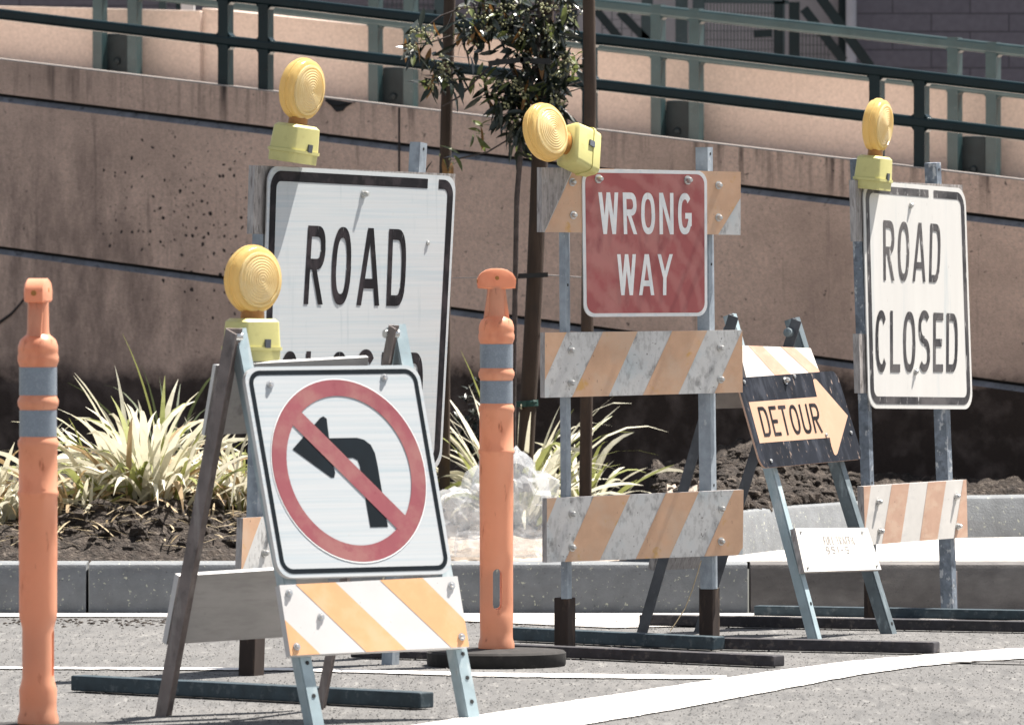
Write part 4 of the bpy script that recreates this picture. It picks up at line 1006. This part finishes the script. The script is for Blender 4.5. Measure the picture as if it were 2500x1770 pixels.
# --- WRONG WAY
pl = vplane(1378, 1590, 37)
ww = thing("barricade", G(1560, 1600), "barricade with a faded red WRONG WAY sign over orange and white rails", "barricade")
upright(pl, 1377, 420, 1383, 1461, A['metal'], ww, w=.030, dep=.020, off=-.022)
upright(pl, 1719, 360, 1731, 1437, A['metal'], ww, w=.036, dep=.040, off=-.022)
for (x0, y0, x1, y1) in ((1379, 1458, 1378, 1590), (1732, 1434, 1731, 1586)):
    mb = MB(); a, b = pl.px(x0, y0, -.05), pl.px(x1, y1, -.05); b.z = max(b.z, .0); mb.beam(a, Vector((a.x, a.y, .004)), SU, .052, .046); mb.build("timber_sleeve", A['sleeve'], ww, bevel=.003)
skid(1180, 1600, 1887, 1631, 27, A['skid'], ww); skid(1240, 1566, 1740, 1590, 32, A['skid_teal'], ww); skid(1757, 1588, 2280, 1599, 28, A['skid'], ww)
ub = Quad(pl, (1322, 409), (1808, 420), (1808, 574), (1322, 567))
board(ub, .022, ww, "rail_board", WB, stripes=[(.16, .36, .015, .21), (.74, 1.08, .70, .885)], bare=[(-.2, .155, -.3, .012)])
bolts(ub, [(.15, .78), (.155, .27), (.885, .78), (.885, .27)], ww)
mbd = Quad(pl, (1330, 812), (1812, 806), (1813, 958), (1330, 971))
board(mbd, .022, ww, "rail_board", WB, stripes=[(-.2, .108, -.3, -.04), (.29, .465, .135, .318), (.64, .82, .49, .67), (1.0, 1.2, .855, 1.03)])
bolts(mbd, [(.13, .72), (.13, .22), (.885, .72), (.885, .22)], ww)
lbd = Quad(pl, (1335, 1216), (1815, 1195), (1813, 1354), (1335, 1373))
board(lbd, .022, ww, "rail_board", WB, stripes=[(-.2, .05, -.3, -.08), (.235, .42, .09, .265), (.60, .77, .448, .62), (.95, 1.2, .80, .975)])
bolts(lbd, [(.125, .74), (.125, .22), (.885, .72), (.885, .22)], ww)
q = Quad(pl, (1421, 413), (1726, 418), (1727, 772), (1426, 774), .004)
panel(q, .036, .004, [A['letter_white'], A['sign_edge']], ww)
mb = MB(); mb.flat([q(s, t, .0006) for s, t in rrect(q, .0105, .030)]); mb.build("red_field", A['red'], ww)
lettering(Quad(pl, (1460, 470), (1688, 472), (1688, 573), (1464, 572), .004), "WRONG", A['letter_white'], ww, gap=.20, t=.155)
lettering(Quad(pl, (1506, 621), (1642, 621), (1640, 721), (1508, 721), .004), "WAY", A['letter_white'], ww, gap=.14, t=.155)
bolts(q, [(.125, .935), (.84, .935)], ww, rad=.011, ln=.020)
warning_light(ww, pl.px(1332, 323, .03), (-.60, -.66, .31), (.84, -.50, .16), "amber warning light knocked over on its side", rad=.088)

mb = MB(); mb.tube([pl.px(x, y, .02) for x, y in ((1712, 1368), (1702, 1402), (1690, 1440), (1672, 1486), (1650, 1520), (1636, 1540))], .0016, 5); mb.build("tie_wire", A['straw'], ww)
# --- right ROAD CLOSED
pl = vplane(2130, 1528, 60)
rr = thing("barricade", G(2200, 1545), "weathered ROAD CLOSED barricade with flaking letters at the far right", "barricade", None)
upright(pl, 2091, 388, 2126, 1420, A['metal_rough'], rr, w=.030, dep=.032, off=-.02)
upright(pl, 2277, 398, 2318, 1500, A['metal_rough'], rr, w=.036, dep=.042, off=-.02)
mb = MB(); a = pl.px(2131, 1412, -.05); mb.beam(a, Vector((a.x, a.y, .004)), SU, .040, .046); mb.build("timber_sleeve", A['sleeve'], rr, bevel=.003)
mb = MB(); a = pl.px(2316, 1394, -.05); mb.beam(a, Vector((a.x, a.y, .004)), SU, .040, .045); mb.build("steel_sleeve", A['leg_dark'], rr, bevel=.002)
skid(1560, 1529, 2760, 1551, 26, A['skid'], rr); skid(1840, 1505, 2800, 1522, 24, A['skid_teal'], rr)
for (tl, bl) in (((2088, 440), (2092, 590)), ((2097, 815), (2101, 960))):
    board(Quad(pl, tl, (tl[0] + 262, tl[1] + 12), (bl[0] + 262, bl[1] - 4), bl, .0), .022, rr, "rail_board", [A['bare_wood'], A['pale_orange'], A['wood_end'], A['bare_wood']])
lb = Quad(pl, (2108, 1187), (2359, 1171), (2362, 1311), (2112, 1331), .0)
board(lb, .022, rr, "rail_board", BP_, stripes=[(-.1, .07, -.2, -.02), (.27, .44, .16, .34), (.62, .80, .525, .70), (.97, 1.2, .865, 1.1)])
bolts(lb, [(.13, .72), (.14, .22), (.89, .72), (.90, .2)], rr)
q = Quad(pl, (2107, 440), (2357, 461), (2375, 999), (2121, 997), .008)
panel(q, .055, .004, [A['sheet_old'], A['sign_edge']], rr)
border(q, .014, .038, .050, A['ink_worn'], rr, gaps=[('top', .63, .68)])
lettering(Quad(pl, (2156, 538), (2297, 548), (2293, 690), (2157, 685), .008), "ROAD", A['ink_worn'], rr, gap=.22, t=.125)
lettering(Quad(pl, (2137, 757), (2338, 766), (2337, 908), (2138, 909), .008), "CLOSED", A['ink_worn'], rr, gap=.18, t=.13)
bolts(q, [(.45, .905), (.45, .165)], rr, rad=.009, ln=.010)
f4 = Vector((math.sin(R(67)), -math.cos(R(67)), .05))
warning_light(rr, pl.px(2143, 307, .03), (.09, 0, 1), f4, "amber warning light above the worn sign", rad=.0865)

# ------------------------------------------------------------------ orange delineator posts
def delineator(c, rz, label):
    root = thing("delineator_post", c, label, "traffic post", "orange delineator posts")
    base_z = .035
    mb = MB()   # octagonal rubber foot with a raised middle
    mb.lathe([(.194, 0), (.197, .004), (.198, .037), (.192, .043), (.10, .045), (.06, .049)], c, (0, 0, 1), 8 * 4)
    mb.build("base", A['rubber'], root, smooth=True)
    pr = [(.046, .044), (.0515, .050), (.0515, .062), (.0465, .078), (.0462, .10), (.0470, .14), (.0475, .30), (.0482, .46), (.0482, .598), (.0512, .602), (.0512, .610), (.0482, .614),
          (.0482, .716), (.0500, .719), (.0515, .726), (.0500, .733), (.0470, .738), (.0458, .742), (.0458, .808), (.0470, .812), (.0500, .817), (.0515, .824), (.0512, .831), (.0475, .838), (.0462, .842),
          (.0462, .912), (.0485, .918), (.0515, .926), (.0515, .936), (.0490, .946), (.0505, .950), (.0495, .963), (.0445, .977), (.034, .986), (.029, .990), (.0275, 1.00), (.0265, 1.06), (.0265, 1.075)]
    mb = MB()
    pr = [(r, z) for r, z in pr if not .12 < z < .46]; k0 = max(i for i, p in enumerate(pr) if p[1] <= .12) + 1
    pr[k0:k0] = [(.0473, .13 + .015 * i) for i in range(20)]
    mb.lathe(pr, c, (0, 0, 1), 40)
    a_ = Vector((math.cos(rz), math.sin(rz), 0)); b_ = Vector((-a_.y, a_.x, 0))
    for v in mb.v:      # the tube is pinched flat around its carrying slot
        h = v.z - c.z
        if .13 < h < .31:
            f_ = min(1, (h - .13) / .03, (.31 - h) / .03); e_ = (v - c).dot(b_); v -= b_ * e_ * .17 * f_
    tube = mb.build("post_tube", A['orange'], root, smooth=True)
    # carrying slot right through the lower tube
    a = Vector((math.cos(rz), math.sin(rz), 0)); b = Vector((-a.y, a.x, 0)); zz = Vector((0, 0, 1))
    mb = MB(); k = 10; sl = []
    for cz, a0 in ((.262, 0), (.172, 180)):
        for i in range(k + 1):
            t = R(a0 + 180 * i / k); sl.append(c + zz * cz + a * .0125 * math.cos(t) + zz * .0125 * math.sin(t))
    mb.prism([p - b * .12 for p in sl], -b, .24)
    cut = mb.build("slot_cutter", A['orange'])
    bo = tube.modifiers.new("slot", 'BOOLEAN'); bo.object = cut; bo.operation = 'DIFFERENCE'; bo.solver = 'EXACT'
    dg = bpy.context.evaluated_depsgraph_get(); bpy.context.view_layer.update()
    me = bpy.data.meshes.new_from_object(tube.evaluated_get(bpy.context.evaluated_depsgraph_get())); tube.modifiers.clear(); tube.data = me
    bpy.data.objects.remove(cut)
    mb = MB()   # flattened T handle, rounded on top
    prof = [(-.054, 1.068), (-.056, 1.085), (-.054, 1.100), (-.046, 1.112), (-.030, 1.122), (-.012, 1.1265), (.012, 1.1265), (.030, 1.122), (.046, 1.112), (.054, 1.100), (.056, 1.085), (.054, 1.068), (.030, 1.066), (-.030, 1.066)]
    for sgn in (1,):
        cx = sum(p[0] for p in prof) / len(prof); cz = 1.094
        layers_ = [(-.027, .80), (-.022, .97), (.022, .97), (.027, .80)]
        rows = [[c + a * (x * k_) + zz * (cz + (z - cz) * k_) + b * y for x, z in prof] for y, k_ in layers_]
        m_ = len(prof); base = len(mb.v)
        for r_ in rows: mb.v += r_
        for i in range(3):
            for j in range(m_): mb.f.append([base + i * m_ + j, base + i * m_ + (j + 1) % m_, base + (i + 1) * m_ + (j + 1) % m_, base + (i + 1) * m_ + j]); mb.m.append(0)
        mb.f.append([base + j for j in range(m_)]); mb.m.append(0); mb.f.append([base + 3 * m_ + j for j in range(m_)][::-1]); mb.m.append(0)
    # web that spreads the neck below the bar
    mb.hexa([c + a * x + b * y + zz * .985 for x, y in ((-.036, -.014), (.036, -.014), (.036, .014), (-.036, .014))], [c + a * x + b * y + zz * 1.07 for x, y in ((-.024, -.018), (.024, -.018), (.024, .018), (-.024, .018))])
    hd = mb.build("handle", A['orange'], root, smooth=True)
    mb = MB()
    for y in (1, -1): mb.lathe([(.006, 0), (.006, .0012)], c + b * y * .0265 + zz * 1.098, b * y, 10)
    for y in (1, -1): mb.lathe([(.007, 0), (.007, .0012)], c + a * y * .0545 + zz * 1.09, a * y, 10)
    mb.build("dimple", A['amber_dark'], hd)
    for z0, z1, r in ((.743, .807, .0468), (.843, .911, .0472)):
        mb = MB(); mb.lathe([(r, z0), (r, z1)], c, (0, 0, 1), 40, caps=False); mb.build("reflective_band", A['band'], root, smooth=True)
    return root
cm = G(1212, 1624); delineator(cm, R(4), "orange delineator post on a black rubber base left of the red sign")
cL = G(93, 1815); dl = delineator(cL, R(82), "orange delineator post at the far left beside the grasses"); dl.scale = (.95, .95, .978)
# ------------------------------------------------------------------ planting
def ribbon(mb, p, az, ln, w, el, droop, mi, n=8, tw=0.0):
    d = Vector((math.cos(az), math.sin(az), 0)); s = Vector((-d.y, d.x, 0)); e = el; q = Vector(p); b = len(mb.v)
    for i in range(n + 1):
        t = i / n
        ww = w * (0.55 + .45 * min(1, t * 4)) * (1 - max(0, (t - .55) / .45) ** 1.6) * .5 + .0006
        side = (s * math.cos(tw * t) + Vector((0, 0, 1)) * math.sin(tw * t))
        mb.v += [q - side * ww, q + side * ww + Vector((0, 0, .15 * ww))]
        stp = d * math.cos(e) + Vector((0, 0, math.sin(e))); q = q + stp * ln / n; e -= droop / n * (0.4 + 1.2 * t)
    for i in range(n): mb.f.append([b + 2 * i, b + 2 * i + 1, b + 2 * i + 3, b + 2 * i + 2]); mb.m.append(mi)
MB_BLADE = [A['blade_cream'], A['blade_green'], A['blade_dry'], A['blade_dark']]
def clump(px, py, d, n, ln, label, seed, weights=(.62, .22, .16, 0), sprawl=.12, w=.017, name="strap_leaf_plant"):
    random.seed(seed); x = (px - 1250) / F * d; c = Vector((x, d, soil_z(x, d) - .02)); mb = MB()
    for _ in range(n):
        az = random.uniform(0, 2 * math.pi); r = abs(random.gauss(0, sprawl)); k = random.choices((0, 1, 2, 3), weights)[0]
        p = c + Vector((math.cos(az) * r, math.sin(az) * r * .7, 0)); l = ln * random.uniform(.55, 1.12)
        el = R(random.uniform(30, 86)); dr = R(random.uniform(20, 135)) if k != 2 else R(random.uniform(70, 170))
        ribbon(mb, p, az + random.uniform(-.5, .5), l, w * random.uniform(.6, 1.3), el, dr, k, tw=random.uniform(-1.4, 1.4))
    o = mb.build(name, MB_BLADE); tag(o, label, "plant"); return o
clump(355, 1250, 25.1, 240, .47, "big pale strap leaved grass clump right of the left orange post", 3, weights=(.66, .20, .14, 0), sprawl=.17, w=.022)
clump(-40, 1262, 25.0, 170, .38, "pale strap leaved clump cut by the left edge behind the orange post", 5, weights=(.66, .2, .14, 0), sprawl=.12, w=.022)
clump(180, 1275, 24.9, 90, .25, "low dry grass clump beside the left orange post", 9, weights=(.3, .2, .5, 0), sprawl=.13, w=.013)
clump(600, 1230, 25.3, 150, .32, "tangled dry grass clump seen through the legs of the folding barricade", 11, weights=(.5, .15, .35, 0), sprawl=.12, w=.016)
clump(1262, 1190, 26.4, 100, .62, "arching grass clump around the tree stakes behind the red sign", 21, weights=(.8, .2, 0, 0), sprawl=.07, w=.023)
clump(1420, 1190, 26.7, 46, .36, "arching grass clump right of the stakes behind the wooden rails", 33, weights=(.8, .2, 0, 0), sprawl=.05, w=.021)
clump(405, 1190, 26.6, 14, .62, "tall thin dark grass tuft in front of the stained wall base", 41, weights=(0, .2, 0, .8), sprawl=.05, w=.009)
# litter of dry straw on the soil
random.seed(77); mb = MB()
for _ in range(420):
    p = soil_pt(-60, 640, 24.4, 25.4); ribbon(mb, p + Vector((0, 0, .012)), random.uniform(0, 6.28), random.uniform(.05, .16), .006, R(random.uniform(-8, 25)), R(30), 0, n=3)
tag(mb.build("straw_litter", A['straw']), kind='stuff')
# small dark leafed shrub
def leaf(mb, p, d, up, ln, w, mi, curl=.25):
    d = d.normalized(); s = d.cross(up)
    if s.length < 1e-3: s = Vector((1, 0, 0))
    s.normalize(); n = s.cross(d).normalized(); b = len(mb.v); rows = []
    for t, k in ((0, .12), (.25, .75), (.55, 1.0), (.8, .62), (1, .03)):
        q = p + d * ln * t - n * curl * ln * t * t; rows.append((q, k))
    for q, k in rows: mb.v += [q - s * w * k / 2 + n * w * .10 * k, q, q + s * w * k / 2 + n * w * .10 * k]
    for i in range(4):
        for j in range(2): mb.f.append([b + 3 * i + j, b + 3 * i + j + 1, b + 3 * i + j + 4, b + 3 * i + j + 3]); mb.m.append(mi)
def rv(z=0.0):
    while True:
        v = Vector((random.uniform(-1, 1), random.uniform(-1, 1), random.uniform(-1, 1)))
        if .05 < v.length < 1: return (v + Vector((0, 0, z))).normalized()
random.seed(5); sh = thing("shrub", W(1150, 1170, 27.2), "small dark leafed shrub against the stained wall beside the ROAD CLOSED sign", "plant")
mb = MB(); mt = MB(); sb = W(1155, 1180, 27.2)
for k in range(16):
    tip = W(random.uniform(1105, 1215), random.uniform(915, 1120), 27.2 + random.uniform(-.15, .2)); mid = sb.lerp(tip, .5) + rv() * .03
    mt.tube([sb, mid, tip], [.005, .004, .002], 5)
    for i in range(26):
        p = mid.lerp(tip, random.random()) if i < 18 else sb.lerp(mid, random.uniform(.3, 1)); leaf(mb, p, rv(.3), Vector((0, 0, 1)), random.uniform(.03, .055), .016, 0)
mb.build("foliage", [A['leaf']], sh); mt.build("stem", A['bark'], sh, smooth=True)

# young tree with stakes
TD = 26.0
def tr(px, py, d=TD): return W(px, py, d)
tree = thing("young_tree", tr(1252, 1190), "young staked tree with dark leaves and pale berries hanging over the ramp wall", "tree")
mb = MB(); mb.tube([tr(x, y) for x, y in ((1252, 1200), (1253, 1000), (1256, 800), (1259, 640), (1262, 480), (1272, 360), (1285, 260), (1310, 140), (1318, 0), (1322, -150))], [.011, .0105, .010, .010, .010, .010, .010, .009, .008, .006], 10)
mb.build("trunk", A['bark'], tree, smooth=True)
random.seed(12)
twigs = [((1285, 255), (1240, 150), (1215, 145), (1130, 230)), ((1215, 145), (1120, 238), (1080, 260)), ((1318, 30), (1200, 20), (1130, 20), (1075, 40), (1030, 75)), ((1318, 60), (1220, 60), (1110, 85), (1050, 105), (1000, 110)),
         ((1268, 300), (1235, 345), (1190, 372), (1120, 388), (1100, 390)), ((1310, 120), (1360, 135), (1420, 170)), ((1285, 250), (1370, 215), (1420, 200)), ((1290, 240), (1360, 235), (1420, 215)), ((1318, 20), (1380, 30), (1420, 20)), ((1300, 200), (1250, 190), (1180, 200)), ((1225, 105), (1240, 140), (1262, 190))]
for tw in twigs:
    mb = MB(); mb.tube([tr(x, y, TD + random.uniform(-.06, .06) if i else TD) for i, (x, y) in enumerate(tw)], [.0045] + [.003] * (len(tw) - 2) + [.002], 6); mb.build("branch", A['bark'], tree, smooth=True)
fol = MB(); ber = MB()
import bmesh as _b
_bm = _b.new(); _b.ops.create_icosphere(_bm, subdivisions=1, radius=1); BV = [v.co.copy() for v in _bm.verts]; BF = [[v.index for v in f.verts] for f in _bm.faces]; _bm.free()
# clusters: px, py, radius x, radius y, leaves, berries, (lit, dry)
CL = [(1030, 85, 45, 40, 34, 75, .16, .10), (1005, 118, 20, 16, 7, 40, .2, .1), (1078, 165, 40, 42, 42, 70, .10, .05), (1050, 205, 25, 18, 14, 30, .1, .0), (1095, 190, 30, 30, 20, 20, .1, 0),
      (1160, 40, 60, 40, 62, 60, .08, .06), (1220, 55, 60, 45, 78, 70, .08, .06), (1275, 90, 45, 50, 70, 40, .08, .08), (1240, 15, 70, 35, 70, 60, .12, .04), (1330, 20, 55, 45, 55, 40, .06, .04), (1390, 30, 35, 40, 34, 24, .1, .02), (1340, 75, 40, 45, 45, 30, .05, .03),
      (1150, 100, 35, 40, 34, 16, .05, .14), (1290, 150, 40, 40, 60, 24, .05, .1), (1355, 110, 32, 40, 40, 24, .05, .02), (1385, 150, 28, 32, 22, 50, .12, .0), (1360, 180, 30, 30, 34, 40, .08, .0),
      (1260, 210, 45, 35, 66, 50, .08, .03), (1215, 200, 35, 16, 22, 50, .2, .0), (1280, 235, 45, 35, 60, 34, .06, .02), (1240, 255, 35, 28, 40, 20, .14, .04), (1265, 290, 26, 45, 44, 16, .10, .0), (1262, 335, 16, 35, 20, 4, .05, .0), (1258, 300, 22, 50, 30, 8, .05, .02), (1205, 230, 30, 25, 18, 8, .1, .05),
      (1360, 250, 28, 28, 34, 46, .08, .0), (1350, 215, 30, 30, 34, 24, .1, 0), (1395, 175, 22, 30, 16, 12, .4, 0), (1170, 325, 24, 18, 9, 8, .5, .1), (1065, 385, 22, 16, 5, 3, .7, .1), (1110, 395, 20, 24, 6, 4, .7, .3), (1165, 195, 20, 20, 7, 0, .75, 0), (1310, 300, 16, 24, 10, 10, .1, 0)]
for (px, py, rx, ry, nl, nb, lit, dry) in CL:
    for _ in range(int(nl * (.72 if py < 120 else .9))):
        a = random.uniform(0, 6.283); r = math.sqrt(random.random()); d = TD + random.uniform(-.09, .09)
        p = tr(px + rx * r * math.cos(a), py + ry * r * math.sin(a), d)
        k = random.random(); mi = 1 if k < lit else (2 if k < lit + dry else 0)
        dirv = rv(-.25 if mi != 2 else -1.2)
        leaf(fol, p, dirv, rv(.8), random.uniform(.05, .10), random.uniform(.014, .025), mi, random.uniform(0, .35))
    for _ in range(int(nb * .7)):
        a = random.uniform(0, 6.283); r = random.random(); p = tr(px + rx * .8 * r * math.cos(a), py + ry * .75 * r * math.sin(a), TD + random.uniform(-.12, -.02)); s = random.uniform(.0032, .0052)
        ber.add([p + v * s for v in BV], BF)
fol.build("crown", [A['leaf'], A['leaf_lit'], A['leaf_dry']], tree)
tag(ber.build("berries", A['berry'], tree, smooth=True), kind='stuff')
def stake(pts, w, label, d):
    mb = MB(); P = [tr(x, y, d) for x, y in pts]
    mb.tube(P, w, 12); o = mb.build("tree_stake", A['stake'], smooth=True); tag(o, label, "stake", "wooden stakes around the young tree"); return o
stake([(1099, -40), (1091, 250), (1086, 450), (1084, 1215)], .0215, "left wooden tree stake behind the large ROAD CLOSED sign", 26.3)
stake([(1333, -40), (1330, 150), (1320, 330), (1305, 700), (1278, 1200)], .030, "thick leaning wooden stake tied to the thin tree trunk", 26.1)
stake([(1437, -40), (1441, 250), (1436, 600), (1429, 1215)], .0225, "right wooden tree stake standing behind the red sign", 25.82)
tt = thing("tree_tie", tr(1290, 672, 26.0), "black rubber strap tying the thin trunk to its stake with wires at mid height", "tree tie")
mb = MB()
mb.beam(tr(1240, 676, 26.03), tr(1300, 673, 26.03), (0, 0, 1), .017, .012); mb.beam(tr(1268, 674, 26.0), tr(1338, 671, 26.0), (0, 0, 1), .017, .008); mb.build("strap", A['tie'], tt)
mb = MB(); mb.tube([tr(1105, 679, 26.2), tr(1246, 677, 26.05)], .0016, 5); mb.tube([tr(1332, 671, 26.0), tr(1436, 678, 26.35)], .0016, 5); mb.tube([tr(1332, 673, 26.0), tr(1436, 680, 26.35)], .0012, 5); mb.build("wire", A['wire'], tt)
tt = thing("tree_tie", tr(1280, 148, 26.0), "black rubber strap around the tree among its leaves near the top", "tree tie")
mb = MB(); mb.beam(tr(1192, 156, 25.9), tr(1278, 146, 25.9), (0, 0, 1), .018, .012); mb.beam(tr(1270, 148, 25.9), tr(1345, 151, 25.9), (0, 0, 1), .020, .012); mb.build("strap", A['tie'], tt)
mb = MB(); mb.tube([tr(1200, 154, 25.92), tr(1150, 142, 26.1), tr(1094, 138, 26.25)], .0013, 5); mb.tube([tr(1345, 150, 25.92), tr(1400, 148, 26.1), tr(1440, 140, 26.37)], .0013, 5); mb.build("wire", A['wire'], tt)
tg = thing("tree_tie", tr(1285, 985, 26.0), "dark green ribbon tied round the stake and trunk low down", "tree tie")
mb = MB(); mb.lathe([(.036, -.011), (.0365, 0), (.036, .011)], tr(1289, 985, 26.1), (-.08, 0, 1), 24, caps=False, sx=1.0)
mb.beam(tr(1250, 987, 26.06), tr(1285, 986, 26.06), (0, 0, 1), .020, .03)
mb.build("ribbon", A['tie_green'], tg, smooth=True)
mb = MB(); mb.lathe([(.004, -.012), (.008, 0), (.004, .012)], tr(1303, 982, 26.02), (1, 0, .1), 8); mb.build("knot", A['tie_green'], tg)

# crumpled clear plastic sheet on the soil
import bmesh as _b
bm = _b.new(); _b.ops.create_icosphere(bm, subdivisions=5, radius=1)
pc = W(1226, 1290, 24.75); pc.z = KH + .005
random.seed(31); PK = [(rv(), random.uniform(.55, 1.0)) for _ in range(60)]
for v in bm.verts:
    co = v.co.copy(); dn = co.normalized()
    # creased sheet: the surface is pulled to scattered peaks and sags between them
    w = sorted(((dn - p).length / k for p, k in PK))[:2]
    n1 = noise.noise(co * 1.5 + Vector((3, 1, 0)))
    k = 1.02 + .24 * n1 - .46 * w[0] + .30 * min(w[1] - w[0], .3) - .10 * abs(noise.noise(co * 5 + Vector((0, 0, 9)))) - .05 * abs(noise.noise(co * 13))
    x, y, z = co * k
    v.co = Vector((x * .25, y * .22, max(z, -.05) * .31 + .012))
me = bpy.data.meshes.new("plastic_sheet"); bm.to_mesh(me); bm.free(); me.materials.append(A['plastic'])
o = bpy.data.objects.new("plastic_sheet", me); COL.objects.link(o); o.location = pc
tag(o, "crumpled clear plastic sheet lying on the soil behind the middle orange post", "plastic sheet")
bpy.context.view_layer.update()
